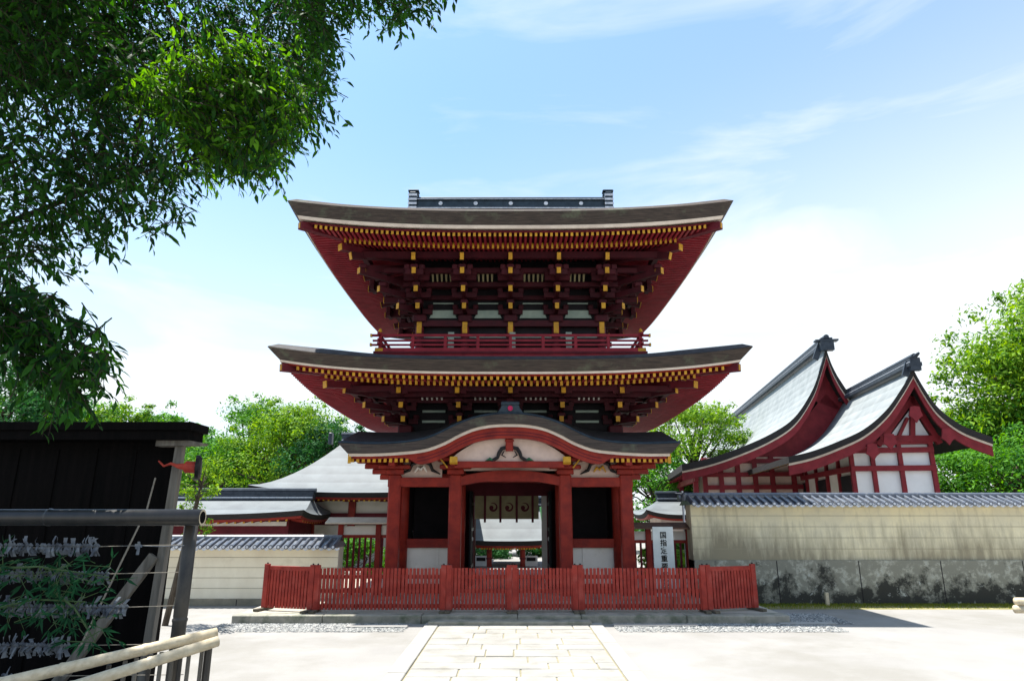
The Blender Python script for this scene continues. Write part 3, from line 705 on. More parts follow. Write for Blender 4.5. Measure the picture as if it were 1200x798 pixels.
# ---- porch roof with its undulating gable
def porch():
    YF = 22.7
    def Z(py, Y=YF): return at(600, py, Y).z
    def X(px, Y=YF, py=520): return at(px, py, Y).x
    def curve(pts, n=60):
        # smooth mirrored curve through (dx, py): Catmull-Rom in dx
        pts = sorted(pts); out = []
        full = [(-a,b) for a,b in pts[::-1] if a > 0]+pts
        xs = [full[0][0]+(full[-1][0]-full[0][0])*i/n for i in range(n+1)]
        for x in xs:
            for i in range(len(full)-1):
                if full[i][0] <= x <= full[i+1][0]+1e-6: break
            p0 = full[max(i-1,0)]; p1 = full[i]; p2 = full[i+1]; p3 = full[min(i+2,len(full)-1)]
            t_ = (x-p1[0])/(p2[0]-p1[0])
            m1_ = (p2[1]-p0[1])/(p2[0]-p0[0])*(p2[0]-p1[0]); m2_ = (p3[1]-p1[1])/(p3[0]-p1[0])*(p2[0]-p1[0])
            y = (2*t_**3-3*t_**2+1)*p1[1]+(t_**3-2*t_**2+t_)*m1_+(-2*t_**3+3*t_**2)*p2[1]+(t_**3-t_**2)*m2_
            out.append((x, y))
        return out
    CX = 597
    def poly(cv, Y): return [Vector((at(CX+dx, py, Y).x, Y, at(600, py, Y).z)) for dx, py in cv]
    top = curve([(0,485),(22,486.5),(42,490.5),(62,498),(80,507),(98,514.5),(125,519),(160,520.5),(201,519)])
    low = curve([(0,496.5),(22,497.5),(42,501.5),(60,509),(76,517.5),(98,525.5),(125,529),(160,531),(190,531)])
    back_dz, YBk = .55, YM-.2
    def back(P):
        out = []
        for p in P:
            q = min(1, abs(p.x-PX)/3.6); q = q*q*(3-2*q); out.append(Vector((p.x, YBk, p.z+.5+.26*q)))
        return out
    T, L = poly(top, YF), poly(low, YF)
    Li = [Vector((p.x, YF+.12, p.z)) for p in L]
    b = MB(); b.mat(0); b.strip(L, T); b.mat(1); b.strip(T, back(T)); b.mat(0); b.strip(back([p for p in Li]), Li); b.strip(Li, L)
    b.raw([L[0],T[0],back(T)[0],back(L)[0]], [(0,1,2,3)]); b.raw([L[-1],T[-1],back(T)[-1],back(L)[-1]], [(0,3,2,1)])
    pr = b.build('porch_roof', [M['bark'], M['bark_top']], gate, smooth=False)
    # rolled sheet along the crest of the edge
    c0 = MB(); c0.tube([p+Vector((0,.10,.035)) for p in T], .055, 8); c0.build('edge_roll', M['ridge'], pr)
    # pale strip
    def band(nm, cvT, cvB, Y, d, mat, par=pr):
        A = poly(cvT, Y); B = poly(cvB, Y); off = Vector((0,d,0)); b = MB()
        b.strip(A,B); b.strip([p+off for p in B],[p+off for p in A]); b.strip(B,[p+off for p in B]); b.strip([p+off for p in A],A)
        b.raw([A[0],B[0],B[0]+off,A[0]+off],[(0,1,2,3)]); b.raw([A[-1],B[-1],B[-1]+off,A[-1]+off],[(0,3,2,1)])
        return b.build(nm, mat, par)
    sh = lambda cv, d: [(x, y+(d(x) if callable(d) else d)) for x, y in cv]
    clip = lambda cv, m_: [(x*m_/abs(cv[0][0]), y) for x, y in cv]
    l1 = clip(low, 188)
    band('pale_strip', sh(l1,-.4), sh(l1,3.4), YF+.06, .15, M['cream'])
    th = lambda x: 16.5 if abs(x) < 112 else 6.0
    smooth_th = lambda x: 6.5+10.5/(1+math.exp((abs(x)-114)/3))
    l2 = clip(low, 184)
    band('barge_board', sh(l2,3.0), sh(l2, smooth_th), YF+.16, .12, M['red'])
    # mouldings on the barge board
    for o in (9.0, 12.5):
        l3 = [(x,y) for x,y in curve([(0,496.5),(22,497.5),(42,501.5),(60,509),(76,517.5),(98,525.5),(108,527.3)])]
        band('barge_moulding', sh(l3,o), sh(l3,o+1.0), YF+.145, .02, M['red_deep'])
    # flat eaves with gold tipped rafters on each side
    for s in (-1, 1):
        raf = MB(); cap = MB()
        for i in range(11):
            dx = s*(120+i*6.4); p = at(CX+dx, 539.3, YF+.22)
            q = p+Vector((0, 2.2, .30)); raf.beam(p, q, .085, .12); cap.beam(p-Vector((0,.02,0)), p+Vector((0,.004,0)), .10, .13)
        r_ = raf.build('rafter_row', M['red_raft'], pr); cap.build('rafter_cap', M['gold'], r_)
        c = MB(); p = at(CX+s*187.5, 537, YF+.14); c.box(p.x-.05,p.x+.05,p.y-.02,p.y+.02,p.z-.17,p.z+.15); c.build('gold_end', M['gold'], pr)
        sb = MB(); a = at(CX+s*186, 537, YF+.2); e = at(CX+s*112, 537, YF+.2)
        sb.raw([a, e, e+Vector((0,3.0,.45)), a+Vector((0,3.0,.45)), a+Vector((0,0,.05)), e+Vector((0,0,.05)), e+Vector((0,3.0,.5)), a+Vector((0,3.0,.5))], [(0,1,2,3),(4,5,6,7),(0,1,5,4),(3,0,4,7),(1,2,6,5),(2,3,7,6)])
        sb.build('porch_soffit', M['red_deep'], pr)
    # crest tile over the middle
    o = MB(); z0 = Z(489); x = PX
    o.mat(0); o.prism([(x-.66,YF+.1,z0),(x+.66,YF+.1,z0),(x+.50,YF+.1,z0+.12),(x+.34,YF+.1,z0+.33),(x+.27,YF+.1,z0+.50),(x-.27,YF+.1,z0+.50),(x-.34,YF+.1,z0+.33),(x-.50,YF+.1,z0+.12)], (0,.3,0))
    o.cbox(x-.32,x+.32,YF+.04,YF+.5,z0+.46,z0+.57,.03)
    o.tube([(x,YF+.25,z0+.3),(x,YBk,z0+.3+back_dz)], .18, 10)
    om = o.build('crest_tile', [M['ridge']], pr)
    c = MB(); c.tube([(x,YF+.095,z0+.33),(x,YF+.05,z0+.33)], .09, 16); c.build('crest_disc', M['magenta'], om)
    # tympanum and its carving
    inner = curve([(0,512),(20,512.8),(36,517),(50,524),(62,532),(70,539)])
    A = poly(inner, YF+.42); b = MB(); zb = Z(541, YF+.42)
    B = [Vector((p.x, p.y, zb)) for p in A]; b.strip(A, B); b.build('tympanum', M['cream_t'], gate)
    # carved frog-leg strut
    cv = MB(); Y = YF+.34; zz = zb
    for s in (-1, 1):
        pts = [at(CX+s*a, b_, Y) for a, b_ in ((3,523.5),(9,525.5),(12,530),(14,536),(20,539.5),(27,540.5))]
        cv.tube([Vector(p) for p in pts], [.05,.07,.065,.06,.06,.02], 8)
        cv.tube([Vector(at(CX+s*a, b_, Y-.02)) for a, b_ in ((6,528),(9,533),(4,536))], [.02,.035,.015], 6)
    st_ = cv.build('frog_leg_strut', M['metal'], gate)
    for s in (-1, 1):
        g_ = MB(); p = at(CX+s*23, 539, Y-.03); g_.tube([p-Vector((.16,0,.03)), p+Vector((0,0,.05)), p+Vector((.16,0,-.03))], [.01,.05,.01], 8); g_.build('green_leaf', M['green_paint'], st_)
    g_ = MB(); p = at(CX, 521, Y); g_.cbox(p.x-.13,p.x+.13,p.y-.08,p.y+.08,p.z-.22,p.z+.12,.03); g_.cbox(p.x-.16,p.x+.16,p.y-.10,p.y+.10,p.z+.11,p.z+.19,.03); g_.build('hanging_boss', M['red'], gate)
    # long main beams across the porch at the posts' plane
    zA0, zA1 = at(600,548,YP-.9).z, at(600,540.5,YP-.9).z
    b = MB(); b.box(at(533,544,YP-.9).x, at(661,544,YP-.9).x, YP-1.0, YP-.8, zA0, zA1); b.build('porch_beam', M['red'], gate, bev=.015)
    # pale strip under it
    b = MB(); b.box(PX-XI+.1, PX+XI-.1, YP-.03, YP+.02, 4.55, 4.98); b.build('porch_panel', M['cream_t'], gate)
    b = MB(); b.box(PX-XI-.1, PX+XI+.1, YP-.16, YP+.16, 4.92, 5.12); b.build('porch_beam', M['red'], gate)
    # rainbow beam: arched lower and upper edges
    n = 24; A=[];B=[]
    for i in range(n+1):
        u = -1+2*i/n; x = PX+u*(XI-.10)
        A.append(Vector((x, YP-.19, 4.56-.26*abs(u)**2.2))); B.append(Vector((x, YP-.19, 4.17-.36*max(0,abs(u)-.45)**1.3*1.0)))
    b = MB(); o_ = Vector((0,.38,0)); b.strip(A,B); b.strip([p+o_ for p in B],[p+o_ for p in A]); b.strip(B,[p+o_ for p in B]); b.strip([p+o_ for p in A],A)
    b.build('rainbow_beam', M['red'], gate)
    # outer bays: straight beam, small panels above with carving
    for s in (-1,1):
        x0, x1 = sorted((PX+s*(XI+.1), PX+s*(XO+.25)))
        b = MB(); b.box(x0, x1, YP-.17, YP+.17, 3.98, 4.31); b.build('porch_beam', M['red'], gate, bev=.015)
        b = MB(); b.box(x0+.1, x1-.4, YP+.02, YP+.06, 4.31, 4.95); b.build('porch_panel', M['cream_t'], gate)
        b = MB(); b.box(x0, x1+.2, YP-.12, YP+.12, 4.93, 5.10); b.build('porch_beam', M['red'], gate)
        cx = (x0+x1)/2
        c = MB()
        for q in (-1,1): c.tube([(cx+q*.06,YP-.1,4.86),(cx+q*.32,YP-.1,4.78),(cx+q*.42,YP-.1,4.56),(cx+q*.7,YP-.1,4.43)], [.04,.07,.06,.02], 8)
        k = c.build('frog_leg_strut', M['metal'], gate)
        c = MB(); c.tube([(cx-.22,YP-.06,4.5),(cx-.1,YP-.1,4.66),(cx,YP-.08,4.58),(cx+.1,YP-.1,4.70),(cx+.22,YP-.06,4.5)], [.02,.06,.05,.06,.02], 8); c.build('carved_flower', M['gold'] if s>0 else M['plaster'], k)
    # bracket stacks above posts, with stepped white-tipped noses outside
    for x in (-XO, -XI, XI, XO):
        b = MB(); X_ = PX+x
        for j,(hw,z0,z1) in enumerate(((.30,4.42,4.60),(.55,4.60,4.74),(.28,4.74,4.86),(.62,4.86,5.0),(.34,5.0,5.2))):
            b.cbox(X_-hw, X_+hw, YP-hw*.8, YP+hw*.8, z0, z1, .035)
        s = math.copysign(1, x)
        if abs(x) == XO:
            for q in range(4): b.cbox(*sorted((X_+s*.2, X_+s*(.55+.28*q))), YP-.14, YP+.14, 4.24+q*.19, 4.42+q*.19, .03)
        b.beam((X_, YP, 4.80), (X_, YP-1.0, 4.80), .22, .26)
        p_ = b.build('post_bracket', M['red'], gate)
        if abs(x) == XI:
            c = MB(); c.beam((X_,YP-1.0,4.80),(X_,YP-1.14,4.86),.26,.22); c.build('gold_nose', M['gold'], p_)
            c = MB(); c.beam((X_+s*.26,YP-.45,4.62),(X_+s*.55,YP-.5,4.98),.05,.13,(0,1,0)); c.build('gold_strip', M['gold'], p_)
M['cream_t'] = noise_mat('pink_cream_plaster', (.66,.50,.42), (.56,.42,.35), 3, .8)
porch()

# ------------------------------------------------------------------ picket fence sections in front
def fence_section(x0, y0, x1, y1, label, n, solid=False, h=1.17):
    z = PZ+.07
    f = empty('fence_section', ((x0+x1)/2, (y0+y1)/2, PZ), label, 'fence', 'red picket fence sections on the platform')
    d = Vector((x1-x0, y1-y0, 0)); L = d.length; d.normalize(); nn = Vector((d.y, -d.x, 0))
    if nn.y > 0: nn = -nn
    P0 = Vector((x0,y0,0))
    s = MB(); rnd = random.Random(int(x0*100))
    for i in range(n):
        a = P0+d*(.16+(L-.32)*(i/(n-1))); hh = h+rnd.uniform(-.008,.008); tz = rnd.uniform(-.003,.003)
        s.beam(a+Vector((tz,0,z)), a+Vector((-tz,0,z+hh)), .082, .035, up=(d.y,-d.x,0))
    s.build('slat_panel', M['red_fence'], f)
    for zz in (z+.10, z+.52, z+.92):
        r_ = MB(); r_.beam(P0+d*.06-nn*.042+Vector((0,0,zz)), P0+d*(L-.06)-nn*.042+Vector((0,0,zz)), .04, .11); r_.build('rail', M['red_fence'], f)
    if solid:
        r_ = MB(); r_.beam(P0+d*.08-nn*.035+Vector((0,0,z+h-.03)), P0+d*(L-.08)-nn*.035+Vector((0,0,z+h-.03)), .11, .12); r_.build('top_rail', M['red_fence'], f)
        r_ = MB(); a0 = P0+d*.08-nn*.075+Vector((0,0,z+.1)); r_.raw([a0, a0+d*(L-.16), a0+d*(L-.16)+Vector((0,0,h-.16)), a0+Vector((0,0,h-.16))],[(0,1,2,3)]); r_.build('backing_board', M['red_deep'], f)
    for k in (0, 1):
        a = P0+d*(L*k+(.07 if k == 0 else -.07))
        p = MB(); p.beam(a+Vector((0,0,PZ+.06)), a+Vector((0,0,z+h+.09)), .16, .10, up=(d.y,-d.x,0)); pp = p.build('post', M['red_fence'], f, bev=.01)
        q = MB(); q.beam(a+nn*.42+Vector((0,0,PZ+.035)), a-nn*.38+Vector((0,0,PZ+.035)), .15, .07); q.build('foot', M['dark_foot'], pp)
        q = MB(); q.tube([a+Vector((0,0,z+h+.09)), a+Vector((0,0,z+h+.13))], [.035,.02], 8); q.build('post_cap', M['metal'], pp)
M['dark_foot'] = noise_mat('weathered_foot', (.14,.12,.09), (.07,.065,.05), 5, .85)
YFc = 20.92
def fx(px, Y=YFc): return at(px, 700, Y).x
secs = [(fx(306,21.3), 21.45, fx(366.5), YFc+.03, 'short splayed fence section at the left end of the platform', 14, True),
        (fx(367.5), YFc, fx(522), YFc, 'long picket section left of the path, from the left corner post to the passage', 33, False),
        (fx(523), YFc, fx(599.5), YFc, 'left leaf of the two picket leaves closing the passage', 16, False),
        (fx(600.5), YFc, fx(677), YFc, 'right leaf of the two picket leaves closing the passage', 16, False),
        (fx(678), YFc, fx(828), YFc, 'long picket section right of the path, in front of the upright signboard', 32, False),
        (fx(829), YFc+.03, fx(889,21.3), 21.45, 'short splayed fence section at the right end of the platform', 14, True)]
for a in secs: fence_section(a[0], a[1], a[2], a[3], a[4], a[5], a[6])

# ------------------------------------------------------------------ signboard
SY = 22.6
s0, s1 = at(765.5, 640, SY), at(789.5, 640, SY); zt = at(777, 617, SY).z
sg = empty('signboard', ((s0.x+s1.x)/2, SY, PZ), 'upright white board with black vertical Japanese characters, right of the gate', 'sign')
b = MB(); b.box(s0.x, s1.x, SY-.03, SY+.03, PZ+.25, zt); b.build('board', noise_mat('sign_face', (.60,.64,.62), (.50,.54,.52), 2, .6), sg, bev=.006)
for x in (s0.x+.08, s1.x-.08):
    b = MB(); b.box(x-.035, x+.035, SY+.032, SY+.09, PZ, zt-.1); b.build('stay', M['wood_brown'], sg)
txt = '国指定重要文化財'
for i, ch in enumerate(txt):
    cu = bpy.data.curves.new('character', 'FONT'); cu.body = ch; cu.size = .225; cu.align_x = 'CENTER'; cu.extrude = .002; cu.offset = .004
    o = bpy.data.objects.new('character', cu); col.objects.link(o)
    dg = bpy.context.evaluated_depsgraph_get(); me = bpy.data.meshes.new_from_object(o.evaluated_get(dg)); bpy.data.objects.remove(o)
    ob = bpy.data.objects.new('character', me); col.objects.link(ob); me.materials.clear(); me.materials.append(M['black'])
    ob.parent = sg; ob.rotation_euler = (math.pi/2, 0, 0)
    ob.location = (.0, -.036, zt-.245*(i+1)-.10-PZ)
    ob.scale = (1.0, 1.0, 1)

# ------------------------------------------------------------------ tiled plaster walls
def tiled_wall(name, x0, x1, y, z_f, z_w, th, label, step=.285, ends='l', wide=.0, mat_f='foundation', mat_p='ochre'):
    """wall running along x: stone foundation to z_f, plaster to z_w, tiled coping above"""
    wl = empty(name, ((x0+x1)/2, y, 0), label, 'wall')
    b = MB(); b.box(x0, x1, y, y+.7, 0, z_w)
    pl = b.build('plaster_face', M[mat_p], wl)
    if z_f > 0:
        f = MB(); f.box(x0+wide, x1+.01, y-.10, y+.8, 0, z_f); f.build('foundation', M[mat_f], wl, bev=.01)
        nb = int((x1-x0)/2.9)
        for i in range(1, nb+1):
            q = MB(); xx = x0+wide+i*2.9; q.box(xx-.015, xx+.015, y-.104, y-.101, 0, z_f-.02); q.build('foundation_joint', M['dark'], wl)
    # ruled lines
    n = 5
    for i in range(1, n):
        z = z_f+(z_w-z_f)*i/n; q = MB(); q.box(x0, x1, y-.006, y-.002, z-.008, z+.008); q.build('ruled_line', M['line'], wl)
    q = MB(); q.box(x0-.05, x1, y-.16, y-.001, z_w-.10, z_w-.002); q.build('eave_moulding', M[mat_p], wl)
    # coping: slopes, tile rolls, ridge
    H = th; yc = y+.35; ow = .85; zr = z_w+H
    r_ = MB()
    r_.prism([(x0-.1,yc-ow,z_w),(x0-.1,yc+ow,z_w),(x0-.1,yc+.12,z_w+H*.7),(x0-.1,yc-.12,z_w+H*.7)], (x1-x0+.1,0,0)); cp = r_.build('coping', M['tile'], wl)
    nt_ = int((x1-x0)/step)
    t_ = MB(); c_ = MB(); p_ = MB()
    for i in range(nt_+1):
        x = x0+i*step
        t_.tube([(x,yc-ow-.03,z_w+.03),(x,yc-.1,z_w+H*.7+.03)], .062, 8)
        t_.tube([(x,yc-ow-.05,z_w+.03),(x,yc-ow-.03,z_w+.03)], .078, 12)
        c_.tube([(x,yc-ow-.062,z_w+.03),(x,yc-ow-.052,z_w+.03)], .045, 10)
        # pan tile lip between rolls: a curved pale face
        A = []; B = []
        for k in range(6):
            u = k/5; xx = x+.05+(step-.1)*u; sag = -.055*math.sin(math.pi*u)
            A.append((xx, yc-ow-.035, z_w+.03+sag)); B.append((xx, yc-ow-.035, z_w-.035+sag))
        p_.strip(A, B)
    t_.build('tile_rolls', M['tile'], wl, smooth=False); c_.build('tile_ends', M['tile_light'], wl); p_.build('tile_lips', M['tile_light'], wl)
    rr = MB(); rr.box(x0-.12, x1, yc-.16, yc+.16, z_w+H*.62, z_w+H*.86); rr.tube([(x0-.15,yc,z_w+H*.92),(x1,yc,z_w+H*.92)], .10, 10); rr.build('ridge_tiles', M['tile'], wl)
    if ends:
        xe = x0-.14 if 'l' in ends else x1+.14
        e = MB(); e.cbox(xe-.09, xe+.09, yc-.2, yc+.2, z_w+H*.4, z_w+H*1.15, .05); e.tube([(xe-.1,yc-.0,z_w+H*.7),(xe-.2,yc,z_w+H*.7)], .12, 10); e.build('end_tile', M['tile'], wl)
    return wl
M['line'] = noise_mat('ruled_line', (.38,.34,.24), (.28,.25,.18), 2, .9)
M['cream_wall'] = noise_mat('cream_wall_plaster', (.86,.80,.64), (.74,.67,.52), 1.0, .85, (1,1,.5), c3=(.50,.44,.32), s3=.9, l3=.55, h3=.85)
M['foundation_low'] = noise_mat('low_footing', (.30,.27,.20), (.18,.17,.13), 1.5, .9, bump=.4)
WY = 24.6
xw = at(812, 640, WY).x
zw = at(900, 593, WY-.3).z; zf = at(900, 656, WY).z
tiled_wall('plaster_wall', xw, 24, WY, zf, zw+.05, .38, 'long ochre plaster wall with dark tile coping and stained stone foundation, right of the gate')
zwl = at(300, 641, 24.3).z
xl = at(396, 670, 24.4).x
tiled_wall('plaster_wall', -24, xl, 24.3, .22, zwl, .34, 'cream plaster wall with grey tile coping, left of the gate', step=.27, ends='', mat_f='foundation_low', mat_p='cream_wall')

# small stake and grass along the right wall
b = MB(); p = on_ground(970, 709); b.cbox(p.x-.06, p.x+.06, p.y-.05, p.y+.05, 0, .42, .012)
tag(b.build('stake', M['bamboo'], loc=(p.x,p.y,0)), 'short pale stake standing at the foot of the right wall', 'stake')
def grass(regs, n, name, label, hh=.10):
    rnd = random.Random(21); b = MB()
    for _ in range(n):
        x0,x1,y0,y1 = rnd.choice(regs); x = rnd.uniform(x0,x1); y = y1-(y1-y0)*rnd.random()**1.7
        h = rnd.uniform(.3,1)*hh; a = rnd.uniform(0,3.14); lx, ly = rnd.uniform(-.4,.4)*h, rnd.uniform(-.4,.4)*h
        dx, dy = math.cos(a)*.012, math.sin(a)*.012
        b.face([(x-dx,y-dy,0),(x+dx,y+dy,0),(x+lx,y+ly,h)])
    tag(b.build(name, M['grass'], fix=False), label, 'grass', kind='stuff')
grass([(xw+.5,24,23.4,24.48),(xw+.3,24,23.9,24.48)], 11000, 'grass', 'sparse yellow-green grass and moss along the foot of the right wall', .09)
b = MB(); b.face([(xw-.2,23.3,.004),(30,23.2,.004),(30,24.6,.004),(xw-.2,24.6,.004)]); tag(b.build('moss_strip', M['yard'], fix=False), kind='structure')

# ------------------------------------------------------------------ slatted side fences linking gate and walls
def side_fence(x0, x1, y, z_top, label, cols, roofm, name='side_fence', flip=False, roof_over=(.1,.3)):
    f = empty(name, ((x0+x1)/2, y, PZ), label, 'fence')
    for x in cols:
        b = MB(); b.cbox(x-.10,x+.10,y-.10,y+.10,0,z_top-.02,.015); b.build('post', M['red'], f)
    z1, z2 = z_top-.5, z_top-.16
    for z in (.35, 1.05, z1-.02):
        b = MB(); b.box(x0, x1, y-.05, y+.05, z, z+.11); b.build('rail', M['red'], f)
    b = MB(); b.box(x0, x1, y-.02, y+.02, z1+.092, z2+.06); b.build('plaster_band', M['plaster'], f)
    b = MB(); n = int((x1-x0)/.21)
    for i in range(n): b.box(x0+.1+i*.21-.035, x0+.1+i*.21+.035, y-.035, y+.035, .2, z1)
    b.build('slat_panel', M['red_deep'], f)
    b = MB(); b.prism([(x0-roof_over[0],y-.55,z_top-.02),(x0-roof_over[0],y+.55,z_top-.02),(x0-roof_over[0],y+.55,z_top+.03),(x0-roof_over[0],y,z_top+.22),(x0-roof_over[0],y-.55,z_top+.03)], (x1-x0+roof_over[0]+roof_over[1],0,0)); b.build('roof_board', roofm, f)
    return f
yl = 25.4
xa, xb = at(398,640,yl).x, at(457,640,yl).x
side_fence(xa, xb, yl, at(430,613,yl).z, 'red slatted link fence with pale roof board between left wall and gate', [xa+.02, at(443,640,yl).x], M['wood_pale'] if 'wood_pale' in M else noise_mat('pale_board', (.55,.47,.36), (.45,.38,.28), 3, .7), roof_over=(.45,.1))
xa, xb = at(741,640,yl).x, at(811,640,yl).x
side_fence(xa, xb, yl, at(780,619,yl).z, 'dark red slatted link fence with brown roof board behind the signboard', [at(760,640,yl).x, at(807,640,yl).x], M['wood_brown'], roof_over=(.1,.3))

# ------------------------------------------------------------------ trees
def leaf_cloud(b, c, rad, n, size, rnd, droop=.3, shell=.55):
    for _ in range(n):
        # random direction, biased to the shell of the clump
        v = Vector((rnd.gauss(0,1), rnd.gauss(0,1), rnd.gauss(0,1)))
        if v.length < 1e-3: continue
        v.normalize(); rr = shell+(1-shell)*rnd.random(); 
        p = Vector((c[0]+v.x*rad[0]*rr, c[1]+v.y*rad[1]*rr, c[2]+v.z*rad[2]*rr))
        nrm = (v+Vector((rnd.gauss(0,.6), rnd.gauss(0,.6), rnd.gauss(0,.6)+.5))).normalized()
        t_ = nrm.cross(Vector((rnd.gauss(0,1), rnd.gauss(0,1), rnd.gauss(0,1))))
        if t_.length < 1e-3: continue
        t_.normalize(); s_ = nrm.cross(t_); L = size*rnd.uniform(.6,1.3); W = L*.42
        b.raw([p-t_*L*.5, p+s_*W*.5-nrm*L*.06, p+t_*L*.5-Vector((0,0,droop*L*.3)), p-s_*W*.5-nrm*L*.06], [(0,1,2,3)])
def tree(x, y, h, cr, label, seed, mat='leaf_mid', z0=0, n_cl=26, leaf=.30, per=420, base=.35, group='trees behind the shrine buildings', name='broadleaf_tree', flat=.8):
    rnd = random.Random(seed)
    t = empty(name, (x, y, z0), label, 'tree', group)
    tr = MB(); top = h*.62
    tr.tube([(x,y,z0-.3),(x+rnd.uniform(-.3,.3),y,z0+h*.2),(x+rnd.uniform(-.5,.5),y,z0+h*.42),(x+rnd.uniform(-.4,.4),y,z0+top),(x+rnd.uniform(-.4,.4),y,z0+h*.85)], [h*.035,h*.028,h*.022,h*.014,h*.004], 8)
    lf = MB()
    for i in range(n_cl):
        a = rnd.uniform(0,2*math.pi); f = rnd.random(); zz = z0+h*(base+(1-base)*(.12+.80*f))
        prof_r = math.sin(math.pi*min(1,(.22+.78*f))**.9)**.6 if f < .98 else .3
        rr = cr*(.35+.6*rnd.random()**.5)*max(.25, prof_r)
        c = Vector((x+math.cos(a)*rr, y+math.sin(a)*rr, zz))
        s_ = cr*rnd.uniform(.22,.40)
        mid = Vector((x, y, z0+h*(.25+.35*f)))
        e_ = mid.lerp(c, .5)+Vector((rnd.uniform(-.4,.4),rnd.uniform(-.4,.4),rnd.uniform(-.2,.5)))
        tr.tube([mid, e_, c], [h*.010,h*.006,h*.0025], 5)
        leaf_cloud(lf, c, (s_*1.25,s_*1.25,s_*flat), per, leaf, rnd)
        for _ in range(3):                          # small outlying tufts break the outline
            d = Vector((rnd.gauss(0,1),rnd.gauss(0,1),rnd.gauss(0,.7))).normalized()
            leaf_cloud(lf, c+d*s_*1.25, (s_*.4,s_*.4,s_*.3), per//8, leaf, rnd, shell=.1)
    tr.build('trunk', M['bark_tree'], t, smooth=True)
    lf.build('crown', M[mat], t, fix=False)
    return t
def tpx(px, py_top, Y):                             # ground X and height for a tree whose top is seen at (px, py_top)
    p = at(px, py_top, Y); return p.x, p.z
def T(px, py, Y, cr, label, seed, **k):
    x, z = tpx(px, py, Y); return tree(x, Y, z*1.0, cr, label, seed, **k)
# behind, left of the gate
T(300, 472, 62, 5.6, 'round bright tree rising behind the left shrine roofs, tallest of the left group', 1, n_cl=34, mat='leaf_mid')
T(352, 480, 58, 6.0, 'bright yellow-green tree touching the left roof tip of the gate', 2, n_cl=34, mat='leaf_bright')
T(262, 520, 60, 5.0, 'mid green tree directly above the tiled roof left of the gate', 3, n_cl=24, mat='leaf_mid')
T(225, 528, 64, 4.2, 'small dense tree just right of the black screen roof', 4, n_cl=20, mat='leaf_mid')
T(392, 500, 56, 4.5, 'dark tree half hidden behind the tall left roof', 5, n_cl=20, mat='leaf_dark')
# distant ones over the black hut
for i,(px,py,Y,cr,lab,mt) in enumerate(((6,418,70,8,'tall dark tree at the far left edge beyond the black screen','leaf_dark'),(48,450,74,7,'mid green tree second from the left beyond the black screen','leaf_mid'),
        (92,466,78,7,'low tree beyond the black screen under the hanging leaves','leaf_mid'),(150,477,82,6.5,'small distant treetop above the middle of the black screen','leaf_bright'),(200,483,85,6,'small distant treetop near the right end of the black screen','leaf_mid'))):
    T(px, py, Y, cr, lab, 30+i, n_cl=30, mat=mt, leaf=.45, per=420, base=.3)
# between gate and halls
T(808, 474, 60, 5.4, 'thin-branched bright tree between the gate and the big hall roof', 7, n_cl=34, mat='leaf_bright', per=330, base=.5, flat=.5)
T(760, 520, 58, 4.4, 'bright tree seen under the right corner of the gate roof', 8, n_cl=22, mat='leaf_mid', base=.15)
T(800, 555, 64, 4.0, 'low tree behind the white pole', 9, n_cl=16, mat='leaf_mid', base=.1)
# right edge
T(1250, 318, 40, 7.6, 'tallest tree at the right edge, light green crown above the hall roof', 10, n_cl=64, mat='leaf_bright', per=620, leaf=.34, base=.12)
T(1196, 408, 43, 5.2, 'bright tree behind the right gable of the nearer hall', 11, n_cl=44, mat='leaf_bright', per=560, leaf=.32, base=.2)
T(1150, 474, 42, 4.0, 'lower tree tucked behind the right eave of the nearer hall', 12, n_cl=26, mat='leaf_mid', per=420, leaf=.26, base=.1)
T(1180, 510, 37, 4.0, 'dense bush-like tree over the tiled wall at the right edge', 13, n_cl=28, mat='leaf_mid', per=420, leaf=.24, base=.05)
T(1120, 525, 40, 3.0, 'small tree filling the gap between hall and wall top', 14, n_cl=20, mat='leaf_mid', per=400, leaf=.24, base=.05)
# garden seen through the passage
T(560, 640, 50, 2.2, 'dark garden shrub left beyond the passage', 15, n_cl=14, mat='leaf_dark', base=0, leaf=.22)
T(592, 600, 56, 2.6, 'dark tree seen through the middle of the passage', 16, n_cl=16, mat='leaf_dark', base=0, leaf=.22)
T(610, 622, 53, 2.0, 'bright shrub seen through the right of the passage', 17, n_cl=14, mat='leaf_bright', base=0, leaf=.2)
T(640, 630, 52, 2.2, 'dark shrub at the right side of the passage view', 18, n_cl=12, mat='leaf_dark', base=0, leaf=.22)
T(425, 628, 36, 2.0, 'low shrub behind the left slatted link fence', 19, n_cl=12, mat='leaf_mid', base=0, leaf=.2)
T(780, 640, 36, 1.8, 'low shrub behind the right slatted link fence', 20, n_cl=12, mat='leaf_bright', base=0, leaf=.2)
T(815, 628, 38, 1.6, 'low shrub at the corner of the right wall', 22, n_cl=10, mat='leaf_mid', base=0, leaf=.2)

